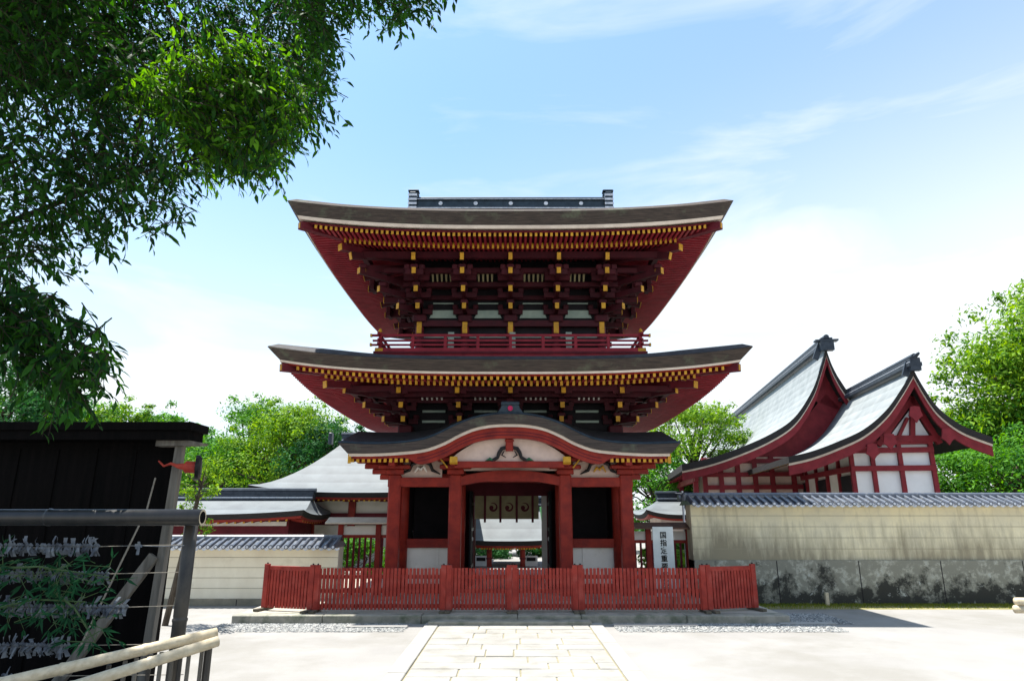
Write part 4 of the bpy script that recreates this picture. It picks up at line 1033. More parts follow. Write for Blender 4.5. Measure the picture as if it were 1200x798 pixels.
# ------------------------------------------------------------------ halls on the right (gables face the yard, rotated a little)
YAW = R(8.4)
dD = Vector((math.sin(YAW), math.cos(YAW), 0)); dE = Vector((math.cos(YAW), -math.sin(YAW), 0))
def smooth_curve(pts, n=6):
    out = []
    for i in range(len(pts)-1):
        p0 = pts[max(i-1,0)]; p1 = pts[i]; p2 = pts[i+1]; p3 = pts[min(i+2,len(pts)-1)]
        for k in range(n):
            t_ = k/n
            out.append(.5*((2*p1)+(p2-p0)*t_+(2*p0-5*p1+4*p2-p3)*t_*t_+(3*p1-p0-3*p2+p3)*t_**3))
    out.append(pts[-1]); return out
def seg_len(P, target_px):                          # how far along dD until the point is seen at target_px
    s = 0
    while s < 60:
        q = P+dD*s; zc = q.y*CP+(q.z-CAMZ)*SP
        if 600+F*q.x/zc <= target_px: return s
        s += .1
    return s
def side_gable_hall(name, O, left, right, apex, L, label, roofm, thick=.32):
    h = empty(name, (O.x, O.y, 0), label, 'hall')
    pl = lambda px, py: on_plane(px, py, O, dD)
    Lc = smooth_curve([pl(*p) for p in left+[apex]]); Rc = smooth_curve([pl(*p) for p in [apex]+right])
    back = dD*L
    dn = Vector((0,0,-thick))
    obs = []
    for nm, cv in (('left_slope', Lc), ('right_slope', Rc)):
        n = len(cv)
        b = MB(); ns = 8
        # rows swept back; the eave line sags gently towards its middle
        for q in range(ns):
            b.cur = 0
            A = [p+back*(q/ns) for p in cv]; B = [p+back*((q+1)/ns) for p in cv]; b.strip(A, B)
            b.cur = 1; b.strip([p+dn for p in A], [p+dn for p in B])
        b.cur = 1
        b.strip(cv, [p+dn for p in cv]); b.strip([p+back for p in cv], [p+back+dn for p in cv])
        e = 0 if nm == 'left_slope' else -1
        b.strip([cv[e]+back*(q/ns) for q in range(ns+1)], [cv[e]+back*(q/ns)+dn for q in range(ns+1)])
        obs.append(b.build('roof_slope', [roofm, M['bark_edge']], h))
        # edge strip, then barge board
        b = MB(); f0 = -dD*-.12
        A = [p+dn+dD*.10 for p in cv]; B = [p+Vector((0,0,-.11)) for p in A]; b.strip(A,B); b.strip(B,[p+dD*.1 for p in B]); b.build('pale_strip', M['cream'], h)
        b = MB(); A = [p+dn+Vector((0,0,-.10))+dD*.16 for p in cv]; B = [p+Vector((0,0,-.48)) for p in A]
        b.strip(A,B); b.strip(B,[p+dD*.12 for p in B]); b.strip([p+dD*.12 for p in A],[p+dD*.12 for p in B]); b.build('barge_board', M['red_hall'], h)
    return h, Lc, Rc, obs
M['bark_edge'] = noise_mat('bark_edge', (.04,.036,.034), (.024,.022,.022), 3, .85, (1,1,12), bump=.4, bscale=14)

def ridge_on(h, P, L, w_=.3, hh=.55, over=.35, fin=True, rise=.0):
    b = MB(); p0 = P-dD*over; p1 = P+dD*(L+.1)
    up = Vector((0,0,1))
    b.beam(p0+up*hh*.3, p1+up*hh*.3, w_*2, hh*.35); b.beam(p0+up*hh*.65, p1+up*hh*.65, w_*1.3, hh*.5); b.tube([p0+up*hh*1.02, p1+up*hh*1.02], w_*.5, 8)
    rd = b.build('ridge', M['ridge_mid'], h)
    b = MB(); b.beam(p0+up*hh*.47-dE*(w_*.9), p1+up*hh*.47-dE*(w_*.9), .05, .05); b.build('pale_line', M['tile_light'], rd)
    return rd

# nearer hall (A)
OA = at(924, 535, 33.0)
LA = seg_len(on_plane(924, 535, OA, dD), 871)
hallA, LcA, RcA, _ = side_gable_hall('worship_hall', OA, [(924,535),(950,529),(980,518),(1012,503),(1038,481),(1056,456)], [(1083,455),(1100,478),(1127,498),(1163,512)], (1070,432), LA,
    'nearer red and white hall on the right, its open white-panelled gable facing the yard', M['copper'])
apA = on_plane(1070, 432, OA, dD)
ridge_on(hallA, apA, LA, .30, .55)
# upswept ridge ornament of the nearer hall
b = MB(); p = apA-dD*.3
b.tube([p+Vector((0,0,.45))+dD*.9, p+Vector((0,0,.52)), p+Vector((0,0,.66))-dD*.3+dE*.12], [.12,.12,.06], 10)
b.build('ridge_horn', M['ridge_mid'], hallA)
b = MB(); q = p+dD*.1; b.beam(q+Vector((0,0,-.15)), q+Vector((0,0,.48)), .48, .3, up=(dD.x,dD.y,0)); b.beam(q+dD*.25-dE*.4+Vector((0,0,-.35)), q+dD*.25-dE*.15+Vector((0,0,.35)), .3, .12, up=(dD.x,dD.y,0)); b.build('ridge_end', M['ridge_mid'], hallA)
def hall_walls(h, O, inset, corner_px, posts_px, right_px, top_py, wall_z0, rails, L, side_posts, name='wall'):
    """front wall in a plane set back by inset; side wall runs back from its left corner"""
    Q = O+dD*inset
    pl = lambda px, py: on_plane(px, py, Q, dD)
    cz = pl(corner_px, 580)
    xs = [pl(px, 580) for px in posts_px]
    ztop = pl(corner_px, top_py).z
    a, e = xs[0], xs[-1]
    # plaster sheet
    b = MB(); A = Vector((a.x,a.y,0))+dD*.06; B = Vector((e.x,e.y,0))+dD*.06
    b.raw([A,B,B+Vector((0,0,ztop)),A+Vector((0,0,ztop)), A+dD*.08,B+dD*.08,B+dD*.08+Vector((0,0,ztop)),A+dD*.08+Vector((0,0,ztop))], [(0,1,2,3),(7,6,5,4),(0,3,7,4),(1,5,6,2),(3,2,6,7)])
    b.build('front_wall', M['plaster_bright'], h)
    for p_ in xs:
        b = MB(); b.beam((p_.x,p_.y,0),(p_.x,p_.y,ztop+.05),.2,.2,up=(dD.x,dD.y,0)); b.build('post', M['red_hall'], h)
    for py, hh in rails:
        z = pl(corner_px, py).z
        b = MB(); b.beam(Vector((a.x,a.y,z))-dE*.1-dD*.0, Vector((e.x,e.y,z))+dE*.1, .30, hh); b.build('rail', M['red_hall'], h)
    # side wall going back
    b = MB(); A = Vector((a.x,a.y,0))+dE*.06; B = A+dD*L
    b.raw([A,B,B+Vector((0,0,ztop)),A+Vector((0,0,ztop)), A+dE*.08,B+dE*.08,B+dE*.08+Vector((0,0,ztop)),A+dE*.08+Vector((0,0,ztop))], [(0,1,2,3),(7,6,5,4),(0,3,7,4),(1,5,6,2),(3,2,6,7)])
    b.build('side_wall', M['plaster'], h)
    for i in range(1, side_posts+1):
        p_ = a+dD*(L*i/side_posts)
        b = MB(); b.beam((p_.x,p_.y,0),(p_.x,p_.y,ztop+.05),.2,.2,up=(dD.x,dD.y,0)); b.build('post', M['red_hall'], h)
    for i in range(side_posts):
        if i % 2 == 0 or side_posts < 4:
            p0 = a+dD*(L*(i+.12)/side_posts); p1 = a+dD*(L*(i+.88)/side_posts)
            z0_, z1_ = 1.0, pl(corner_px, rails[-1][0]).z-.3
            b = MB(); b.beam(Vector((p0.x,p0.y,(z0_+z1_)/2)), Vector((p1.x,p1.y,(z0_+z1_)/2)), .10, z1_-z0_); b.build('window', M['dark'], h)
    for py, hh in rails:
        z = pl(corner_px, py).z
        b = MB(); b.beam(Vector((a.x,a.y,z+.004)), Vector((a.x,a.y,z+.004))+dD*L, .29, hh); b.build('rail', M['red_hall'], h)
    return Q, a, e, ztop
Q, a, e, zt_ = hall_walls(hallA, OA, 1.3, 1003, [1003,1028,1061,1099], 1099, 518, 0, [(519,.22),(528,.26),(549,.26)], LA-1.6, 5)
# gable truss: collar beam, king post, struts and pale infill
pl = lambda px, py: on_plane(px, py, Q, dD)
b = MB(); b.face([pl(1037,519),pl(1094,519),pl(1068,478)]); b.raw([p+dD*.05 for p in [pl(1037,519),pl(1094,519),pl(1068,478)]],[(2,1,0)]); b.build('gable_plaster', M['plaster_bright'], hallA)
for (p0, p1, w_) in (((1030,514),(1100,514),.3),((1068,519),(1068,470),.22),((1028,522),(1068,466),.26),((1100,520),(1066,466),.26),((1050,516),(1062,490),.14)):
    b = MB(); b.beam(pl(*p0)-dD*.1, pl(*p1)-dD*.1, .2, w_, up=(dD.x,dD.y,0)) if False else b.beam(pl(*p0)-dD*.1, pl(*p1)-dD*.1, w_, .2, up=(dD.x,dD.y,0)); b.build('truss_beam', M['red_hall'], hallA)
b = MB(); b.face([pl(1000,522),pl(1104,522),pl(1120,506),pl(1071,446),pl(1000,500)]); b.build('gable_back', M['red_hall'], hallA) if False else None
# closing wall deep inside the gable and soffits
for (px,py) in ((1072,484),(1042,516),(1022,528),(1110,510)):
    p = on_plane(px,py,OA+dD*.15,dD); b = MB()
    b.prism([p+dE*(r_*math.cos(a_))+Vector((0,0,r_*1.15*math.sin(a_))) for a_, r_ in [(R(d_), rr) for d_, rr in ((90,.30),(50,.34),(15,.26),(-20,.34),(-60,.28),(-90,.42),(-120,.28),(-160,.34),(165,.26),(130,.34))]], -dD*.10)
    b.build('pendant', M['orange_red'] if 'orange_red' in M else M['red_hall'], hallA)
# rafters under left eave with gold tips
zr = on_plane(924,541,OA,dD)
b = MB(); c = MB()
for i in range(40):
    p = zr+dD*(.3+i*(LA-.5)/40)+dE*.12; b.beam(p, p+dE*2.6+Vector((0,0,.85)), .10, .12); c.beam(p-dE*.02, p+dE*.01, .11, .13)
rf = b.build('rafter_row', M['red_hall'], hallA); c.build('rafter_cap', M['gold'], rf)
# frieze with brackets on the side
for i in range(6):
    p = Vector((a.x,a.y,zt_-.1))+dD*((LA-1.6)*i/5)-dE*.15; b = MB(); b.cbox(p.x-.45,p.x+.45,p.y-.2,p.y+.2,p.z,p.z+.18,.04); b.cbox(p.x-.2,p.x+.2,p.y-.2,p.y+.2,p.z-.2,p.z,.04); b.build('bracket', M['red_hall'], hallA)

# farther hall (B)
OB = at(863, 527, 42.0)
P799 = on_plane(799, 544, OB, dD); LB = seg_len(P799, 757)
hallB, LcB, RcB, _ = side_gable_hall('main_hall', OB, [(799,544),(830,537),(863,526),(900,510),(930,490),(951,459),(961,432)], [(976,430),(990,454),(1012,480),(1040,500)], (968,408), LB,
    'larger farther hall with tall white curved roof and red gable, behind the nearer hall', M['copper'], thick=.42)
apB = on_plane(968,408,OB,dD); ridge_on(hallB, apB, LB, .34, .65)
b = MB(); q = apB-dD*.15; 
b.beam(q+Vector((0,0,-.2)), q+Vector((0,0,.42)), .8, .45, up=(dD.x,dD.y,0)); b.beam(q-dE*.7+Vector((0,0,.45)), q+dE*.7+Vector((0,0,.45)), .5, .10); b.beam(q-dE*.35+Vector((0,0,.56)), q+dE*.35+Vector((0,0,.56)), .4, .12)
b.beam(q+dD*.3-dE*.7+Vector((0,0,-.7)), q+dD*.3-dE*.25+Vector((0,0,.35)), .35, .16, up=(dD.x,dD.y,0)); b.build('ridge_end', M['ridge_mid'], hallB)
b = MB(); q = apB+dD*LB; b.beam(q+Vector((0,0,-.1)), q+Vector((0,0,1.0)), .7, .4, up=(dD.x,dD.y,0)); b.beam(q-dE*.6+Vector((0,0,.95)), q+dE*.3+Vector((0,0,.95)), .4, .12); b.build('ridge_end', M['ridge_mid'], hallB)
QB = OB+dD*1.4; plB = lambda px, py: on_plane(px, py, QB, dD)
b = MB(); b.face([plB(955,470),plB(1015,492),plB(968,420)]); b.build('gable_wall', M['red_hall'], hallB)
b = MB(); b.face([plB(870,548),plB(1040,545),plB(1000,494),plB(968,462),plB(957,474),plB(935,502),plB(900,522),plB(872,534)]); b.build('gable_lower', M['red_hall'], hallB)
# front and side walls of the farther hall
q0 = plB(826, 560); b = MB()
A = Vector((q0.x,q0.y,0)); Bp = plB(1010,560); Bp = Vector((Bp.x,Bp.y,0)); zt2 = plB(850, 536).z
b.raw([A,Bp,Bp+Vector((0,0,zt2)),A+Vector((0,0,zt2))],[(0,1,2,3)]); b.build('front_wall', M['cream_t'], hallB)
Bs = A+dD*(LB-2); b = MB(); b.raw([A+dE*1,Bs+dE*1,Bs+dE*1+Vector((0,0,zt2)),A+dE*1+Vector((0,0,zt2))],[(0,1,2,3)]); b.build('side_wall', M['cream_t'], hallB)
for px in (826, 845, 865, 885, 905, 930):
    p = plB(px,560); b = MB(); b.beam((p.x,p.y,0),(p.x,p.y,zt2),.3,.3,up=(dD.x,dD.y,0)); b.build('post', M['red_orange'] if 'red_orange' in M else M['red_hall'], hallB)
for z in (zt2-.25, zt2-1.1, zt2-1.9):
    b = MB(); b.beam(Vector((A.x,A.y,z)), Vector((Bp.x,Bp.y,z)), .34, .28); b.build('rail', M['red_hall'], hallB)
# veranda posts under the left eave, receding
for i in range(6):
    p = P799+dE*.9+dD*(1.0+i*(LB-1.6)/5); b = MB(); b.beam((p.x,p.y,0),(p.x,p.y,P799.z-.35),.3,.3,up=(dD.x,dD.y,0)); b.build('veranda_post', M['red_hall'], hallB)
b = MB(); p = P799+dE*.9+dD*.4; b.beam(Vector((p.x,p.y,P799.z-.85)), Vector((p.x,p.y,P799.z-.85))+dD*(LB-.8), .25, .35); b.build('veranda_beam', M['red_hall'], hallB)
zr = P799+Vector((0,0,-.62)); b = MB()
for i in range(44):
    p = zr+dD*(.2+i*(LB-.4)/44)+dE*.1; b.beam(p, p+dE*4+Vector((0,0,.9)), .12, .14)
b.build('rafter_row', M['red_hall'], hallB)
# low annex roof left of the farther hall, its corner over the link fence
def small_roof(cx, cy, hx, hy, z_e, z_t, label, name, amt=.25, post=None, capz=True, roofm=None, wallm=None, ridge_half=None, rows=True, wall_in=1.0, gold=True, posts=(), rl=.26):
    h = empty(name, (cx, cy, 0), label, 'hall'); E = Eave(cx, cy, hx, hy, amt, 2.6, hy)
    rh = ridge_half if ridge_half is not None else hx*.45
    rings = []; n = 9
    th = .28
    rings_u = [(hy*.6, z_e-th+.25), (.15, z_e-th), (0, z_e)]
    b = MB()
    # custom hipped surface: inset in y by v*hy, in x by v*(hx-rh), concave
    us = [-1+2*i/24 for i in range(25)]
    def P(side, u, v):
        ky, kx = v*hy, v*(hx-rh); z = z_e+(z_t-z_e)*(v**1.45)+lift(u,amt,2.6)*(1-v)**2
        X_, Y_ = hx-kx, hy-ky
        return [Vector((cx+u*X_, cy-Y_, z)), Vector((cx+X_, cy+u*Y_, z)), Vector((cx-u*X_, cy+Y_, z)), Vector((cx-X_, cy-u*Y_, z))][side]
    for side in range(4):
        prev = [P(side,u,0) for u in us]
        for j in range(1, n+1):
            row = [P(side,u,j/n) for u in us]; b.strip(prev, row); prev = row
    rf = b.build('roof', roofm or M['copper_left'], h)
    b = E.shell([(0,z_e-.001),(.10,z_e-th),(hy*.75,z_e-th+.5)], n=24); b.build('eave_edge', M['bark_edge'], rf)
    b = E.shell([(.14,z_e-th-.004),(.2,z_e-th-.13),(hy*.7,z_e-th+.3)], n=24); b.build('eave_board', M['red'], rf)
    if gold: rafters(E, [(0,z_e-th-.14),(2,z_e-th+.06)], .3, 1.5, rl, .10, .10, rf, 'rafter_row', M['red'], sides=(0,1,3), capm=M['gold'])
    b = MB(); b.box(cx-rh-.15, cx+rh+.15, cy-.3, cy+.3, z_t-.08, z_t+.20); b.box(cx-rh-.15, cx+rh+.15, cy-.2, cy+.2, z_t+.2, z_t+.38); b.tube([(cx-rh-.25,cy,z_t+.45),(cx+rh+.25,cy,z_t+.45)], .14, 8)
    rd = b.build('ridge', M['ridge_mid'], rf); 
    b = MB(); b.box(cx-rh-.15, cx+rh+.15, cy-.34, cy-.302, z_t+.02, z_t+.08); b.build('pale_line', M['tile_light'], rd)
    if wallm:
        b = MB(); b.box(cx-hx+wall_in, cx+hx-wall_in, cy-hy+wall_in, cy+hy-wall_in, 0, z_e+.1); b.build('wall', wallm, h)
    return h
# left tall hall
hx_ = (at(425,570,40).x-at(300,570,40).x)
zE = at(400, 577, 39.5).z; zT = at(400, 517, 44.5).z
rhx = (at(427,517,44.5).x-at(388,517,44.5).x)
hallC = small_roof(at(427,570,41).x, 44.5, hx_+.2, 5.0, zE, zT, 'tall grey-white hipped roof hall left behind the gate, cream walls and red posts', 'side_hall', amt=.45, wallm=M['plaster'], wall_in=1.9, ridge_half=rhx, rl=.3)
cxC = at(427,570,41).x; yW = 44.5-5.0+1.9
for px in (366, 413, 460):
    x = at(px,595,yW).x; b = MB(); b.cbox(x-.22,x+.22,yW-.2,yW+.1,0,zE+.1,.03); b.build('post', M['red'], hallC)
for py in (584, 604, 612):
    z = at(400,py,yW).z; b = MB(); b.box(cxC-hx_+1.9, cxC+hx_-1.9, yW-.14, yW+.05, z-.15, z+.15); b.build('rail', M['red_deep'], hallC)
for px in (372, 413, 455):
    x = at(px,584,yW).x; z = at(400,583,yW).z
    b = MB(); b.cbox(x-.75,x+.75,yW-.4,yW-.15,z-.05,z+.12,.04); b.cbox(x-.45,x+.45,yW-.4,yW-.15,z-.25,z-.055,.04); b.build('bracket', M['red_deep'], hallC)
b = MB(); p = at(388,511,44.5); b.cbox(p.x-.12,p.x+.12,44.25,44.75,p.z-.55,p.z+.22,.04); b.build('ridge_end', M['ridge_mid'], hallC)
# left low hall
zE = at(280,603,36).z; zT = at(280,584,39).z
x0, x1 = at(190,603,36).x, at(357,603,36).x
hallD = small_roof((x0+x1)/2-3.5, 39.0, (x1-x0)/2+3.5, 3.2, zE, zT, 'long low hall with grey sheet roof behind the left wall', 'low_hall', amt=.25, wallm=M['red_deep'], wall_in=1.1, rl=.45, ridge_half=(x1-x0)/2+2.9)
b = MB(); yy = 36.9-.02; b.box((x0+x1)/2-6, x1-1.2, yy-.06, yy, at(280,616,yy).z, at(280,611,yy).z); b.build('plaster_band', M['plaster'], hallD)
# small roof showing between the low hall and tall hall
zE = at(340,604,38).z
# pavilion seen through the passage
zE = at(596,634,41.2).z; zT = at(596,592,44.2).z
pav = small_roof(at(596,620,44.2).x, 44.2, 2.25, 3.0, zE, zT, 'white-roofed pavilion seen through the passage of the gate', 'pavilion', amt=.06, rl=.16, ridge_half=2.0)
for px in (573.5, 612.5):
    x = at(px,650,42.0).x; b = MB(); b.tube([(x,42.0,0),(x,42.0,zE)], .16, 12); pp = b.build('post', M['red'], pav)
    b = MB(); zq = at(px,654,42.0).z; b.tube([(x,42.0,zq-.05),(x,42.0,zq+.05)], .20, 12); b.build('post_band', M['red_deep'], pp)
b = MB(); b.box(at(556,640,42.0).x, at(630,640,42.0).x, 41.9, 42.1, zE-.28, zE-.02); b.build('beam', M['red'], pav)
for a_, b_, side in ((556,571,0),(615,630,1)):
    xa, xb = at(a_,655,42.6).x, at(b_,655,42.6).x; zz = at(600,651,42.6).z
    w1 = MB(); w1.box(xa,xb,42.6,42.75,0,zz); w1.build('low_wall', M['plaster_bright'], pav)
    w1 = MB(); w1.box(xa+.12,xb-.12,42.56,42.597,.3,zz-.1); w1.build('lattice', M['dark'], pav)

# annex right of gate behind the link fence (corner of a pale roof)
xA = at(757,590,47).x
annex = small_roof(at(800,590,47).x, 50, at(800,590,47).x-at(757,590,47).x, 3, at(780,603,47).z, at(800,585,50).z, 'low annex with small pale roof under the eave of the farther hall', 'annex', amt=.35, wallm=M['plaster'], wall_in=1.2, gold=False, ridge_half=1.0)

# white pole behind the link fence
p0 = at(798, 575, 30); b = MB(); b.tube([(p0.x+.05,30,0),(p0.x+.05,30,p0.z)], [.055,.045], 10); b.beam((p0.x-.25,30,p0.z-.1),(p0.x+.15,30,p0.z-.1),.03,.03)
tag(b.build('pole', M['white'], loc=(p0.x,30,0)), 'thin white pole standing between gate and halls', 'pole')

# ------------------------------------------------------------------ foreground left: black hut
HY = 10.5
def hut():
    h = empty('board_screen', (-8, HY+.2, 0), 'tall black boarded screen under a narrow flat roof at the left edge', 'screen')
    xr_t = at(207, 520, HY).x; zt = at(100, 503, HY).z
    xr = at(212, 520, HY).x
    b = MB(); b.box(-13, xr-.12, HY+.1, HY+.34, 0, zt-.05); bd = b.build('board_wall', M['black'], h)
    for i in range(1, 14):
        q = MB(); x = xr-.12-i*.62; q.box(x-.008,x+.008,HY+.085,HY+.099,0,zt-.3); q.build('board_batten', M['black'], bd)
    # roof slab with a projecting end, slightly pitched
    zr0 = at(100, 494, HY-.35).z
    x1 = at(246, 495, HY+.25).x
    b = MB(); b.box(-13, x1, HY-.35, HY+.25, zr0-.13, zr0+.0); r_ = b.build('roof', M['black'], h, bev=.01)
    b = MB(); b.box(-13, x1-.06, HY-.30, HY+.2, zr0-.27, zr0-.132); b.build('fascia', M['black'], r_)
    b = MB(); b.prism([(x1-.6,HY-.2,zr0-.36),(x1+.10,HY-.2,zr0-.34),(x1+.13,HY-.2,zr0-.31),(x1-.08,HY-.2,zr0-.272),(x1-.6,HY-.2,zr0-.272)], (0,.22,0)); b.build('bracket_board', M['wood_grey'], r_)
    # corner post and long brace, weathered pale
    p0, p1 = at(213,516,HY-.08), at(172,757,HY-.2)
    b = MB(); b.beam(p1+Vector((p1.x-p0.x,0,0))*.55-Vector((0,0,1.75)), p0, .115, .12, up=(0,1,0)); b.build('corner_post', M['wood_grey'], h)
    p0, p1 = at(181,651,HY-.2), at(100,757,HY-.35)
    b = MB(); b.beam(p1+(p1-p0)*.5, p0, .14, .10, up=(0,1,0)); b.build('brace', M['wood_grey'], h)
    b = MB(); b.tube([at(182,560,HY-.1), at(172,597,HY-.3), at(95,755,HY-.6)], .013, 6); b.build('stay_wire', M['rope'], h)
hut()
# red fitting on the hut corner
def bell():
    p = at(228, 548, HY-.3); o = empty('alarm_bell', p, 'small red drum with round black gong on the corner post of the screen', 'bell')
    b = MB(); a = at(208,546,HY-.3); c = at(231,548,HY-.3)
    b.tube([a, a.lerp(c,.5)], [.035,.06], 14); b.tube([a.lerp(c,.45), c], [.09,.09], 16); b.build('body', M['red_bell'], o)
    d = Vector((.93,.36,.02)).normalized()
    b = MB(); b.tube([c-d*.02, c+d*.03, c+d*.06], [.19,.19,.15], 24); b.build('gong', M['metal'], o)
    b = MB(); b.tube([at(186,540,HY-.2), at(192,546,HY-.25), at(200,543,HY-.3), a], [.012,.016,.02,.03], 8); b.build('arm', M['red_bell'], o)
M['red_bell'] = noise_mat('faded_red_metal', (.5,.07,.04), (.35,.04,.03), 6, .5)
bell()

TZ = 1.2
b = MB(); b.box(-14, 14, -6, 7.6, -.1, TZ); tag(b.build('terrace', M['stone_floor']), kind='structure')
# bamboo rack for tied fortunes
RY = 6.2
def bamboo_pole(b, p0, p1, r_, nodes=.35, n=16, hollow=False):
    p0, p1 = Vector(p0), Vector(p1); L = (p1-p0).length; d = (p1-p0).normalized(); k = max(2, int(L/nodes)); pts = []; rs = []
    for i in range(k+1):
        t_ = L*i/k
        if 0 < i < k:
            for o_, m_ in ((-.025,1),(-.008,1.09),(.006,1.09),(.016,.95),(.03,1)): pts.append(p0+d*(t_+o_)); rs.append(r_*m_)
        else: pts.append(p0+d*t_); rs.append(r_)
    b.tube(pts, rs, n)
def rack():
    o = empty('fortune_rack', (-4.5, RY, TZ), 'dark bamboo rack frame with a thick top pole, for tying paper fortunes', 'rack')
    zc = at(200, 606, RY).z; xe = at(237, 606, RY).x
    b = MB(); bamboo_pole(b, (xe,RY,zc), (-7,RY,zc), .072, 1.3, 24); tp = b.build('top_pole', M['bamboo_dark'], o, smooth=True)
    b = MB()
    n = 24; A=[];B=[];C=[]
    for k in range(n+1):
        a_ = 2*math.pi*k/n; A.append((xe+.004,RY+math.cos(a_)*.072,zc+math.sin(a_)*.072)); B.append((xe+.004,RY+math.cos(a_)*.054,zc+math.sin(a_)*.054)); 
    b.strip(A,B); b.build('cut_rim', M['bamboo'], tp)
    b = MB(); b.tube([(xe+.002,RY,zc),(xe+.0055,RY,zc)], .0535, 20); b.build('hollow', M['black'], tp)
    x = at(217, 625, RY+.02).x
    b = MB(); bamboo_pole(b, (x,RY+.12,TZ), (x,RY+.12,zc+.02), .060, .62, 18); b.build('post', M['bamboo_post'], o, smooth=True)
    b = MB(); bamboo_pole(b, (-5.6,RY+.12,TZ), (-5.6,RY+.12,zc+.02), .08, .62, 18); b.build('post', M['bamboo_post'], o, smooth=True)
    return zc
zc = rack()
def paper_row(py0, py1, px_end, label, n, seed, extra=None):
    rnd = random.Random(seed); Y = RY+.05
    a, e = at(-60, py0, Y), at(px_end, py1, Y)
    r_ = empty('fortune_row', ((a.x+e.x)/2, Y, a.z), label, 'paper fortunes', 'rows of tied paper fortunes on the rack')
    b = MB(); b.tube([a, a.lerp(e,.5)-Vector((0,0,.02)), e], .006, 6); b.tube([e, at(215,py1-2,Y+.05)], .003, 5); b.build('rope', M['rope'], r_)
    n = int(n*1.5)
    for i in range(n):
        t_ = (i+rnd.uniform(-.3,.3))/n; p = a.lerp(e, max(0,min(1,t_)))
        b = MB(); L = rnd.uniform(.05,.10); w_ = rnd.uniform(.014,.026); y = p.y-rnd.uniform(.0,.05); 
        # knot, then two folded tails
        b.tube([(p.x-.016,y,p.z+.004),(p.x,y-.012,p.z+.012),(p.x+.016,y,p.z)], [.006,.014,.006], 6)
        for q in range(2):
            dx = rnd.uniform(-.05,.05); tw = rnd.uniform(-.02,.02); up = 1 if (rnd.random() < .18) else -1
            P0 = Vector((p.x-w_/2, y, p.z)); P1 = Vector((p.x+w_/2, y+tw*.5, p.z))
            k1, k2 = Vector((dx*.5, -.02, up*L*.5)), Vector((dx, rnd.uniform(-.03,.02), up*L))
            T1 = Vector((0, tw, 0))
            b.raw([P0,P1,P1+k1+T1,P0+k1,P1+k2+T1*2,P0+k2], [(0,1,2,3),(3,2,4,5)])
        b.build('paper', M['paper'], r_, fix=False)
paper_row(638, 640, 120, 'topmost row of white paper fortunes on the rack', 46, 41)
paper_row(670, 672, 134, 'second row of white paper fortunes, mixed with bamboo leaves', 34, 42)
paper_row(709, 711, 152, 'third row of paper fortunes, the one reaching farthest right', 52, 43)
paper_row(754, 756, 84, 'fourth row of paper fortunes, just above the bamboo handrail', 38, 44)
paper_row(790, 792, 30, 'lowest row of paper fortunes at the bottom left corner', 18, 45)
rnd = random.Random(50)
b = MB(); p = at(163, 639, RY+.06); 
for q in range(6):
    a_ = rnd.uniform(0,6.3); v = Vector((math.cos(a_)*.035,-.01,math.sin(a_)*.035)); s_ = Vector((-v.z,0,v.x))*.4
    b.raw([p-s_, p+s_, p+v+s_*.7, p+v-s_*.7], [(0,1,2,3)])
b.raw([p+Vector((-.012,0,0)),p+Vector((.012,0,0)),p+Vector((.016,-.01,-.08)),p+Vector((-.014,-.01,-.08))],[(0,1,2,3)])
b.tube([p, at(185,640,RY+.06), at(216,639,RY+.06)], .003, 5)
b.tube([p, at(121,640,RY+.06)], .002, 5)
tag(b.build('fortune_paper', M['paper'], loc=p, fix=False), 'single white paper fortune tied alone near the rack post', 'paper fortune')
def branch(px0, py0, px1, py1, Y, n, label, seed, mat='leaf_bamboo', size=.13):
    rnd = random.Random(seed); a, e = at(px0,py0,Y), at(px1,py1,Y)
    o = empty('bamboo_branch', a, label, 'branch', 'leafy bamboo branches stuck in the rack')
    st = MB(); lf = MB(); st.tube([a, a.lerp(e,.5)+Vector((0,0,.06)), e], [.012,.009,.004], 6)
    for i in range(n):
        p = a.lerp(e, rnd.random())+Vector((rnd.gauss(0,.07), rnd.gauss(0,.06), rnd.gauss(0,.06)))
        q = p+Vector((rnd.gauss(0,.11), rnd.gauss(0,.06), rnd.gauss(-.02,.07))); st.tube([p, q], [.004,.002], 4)
        for k in range(3):
            d = (q-p).normalized()+Vector((rnd.gauss(0,.45),rnd.gauss(0,.45),rnd.gauss(-.2,.35))); d.normalize(); s_ = d.cross(Vector((rnd.gauss(0,1),-1,rnd.gauss(0,1)))).normalized()
            L = size*rnd.uniform(.6,1.2); w_ = L*.085
            lf.raw([q, q+d*L*.35+s_*w_, q+d*L, q+d*L*.35-s_*w_], [(0,1,2,3)])
    st.build('stem', M['green_stem'], o); lf.build('leaves', M[mat], o, fix=False)
M['green_stem'] = noise_mat('green_stem', (.08,.13,.05), (.05,.09,.03), 8, .5)
branch(-40, 668, 128, 676, RY-.05, 75, 'upper bamboo branch with thin green leaves across the second paper row', 61)
branch(-20, 716, 100, 705, RY-.02, 45, 'middle bamboo branch half hidden by the third paper row', 62)
branch(60, 690, 112, 752, RY-.03, 40, 'small leafy bamboo branch hanging down beside the brace', 63)

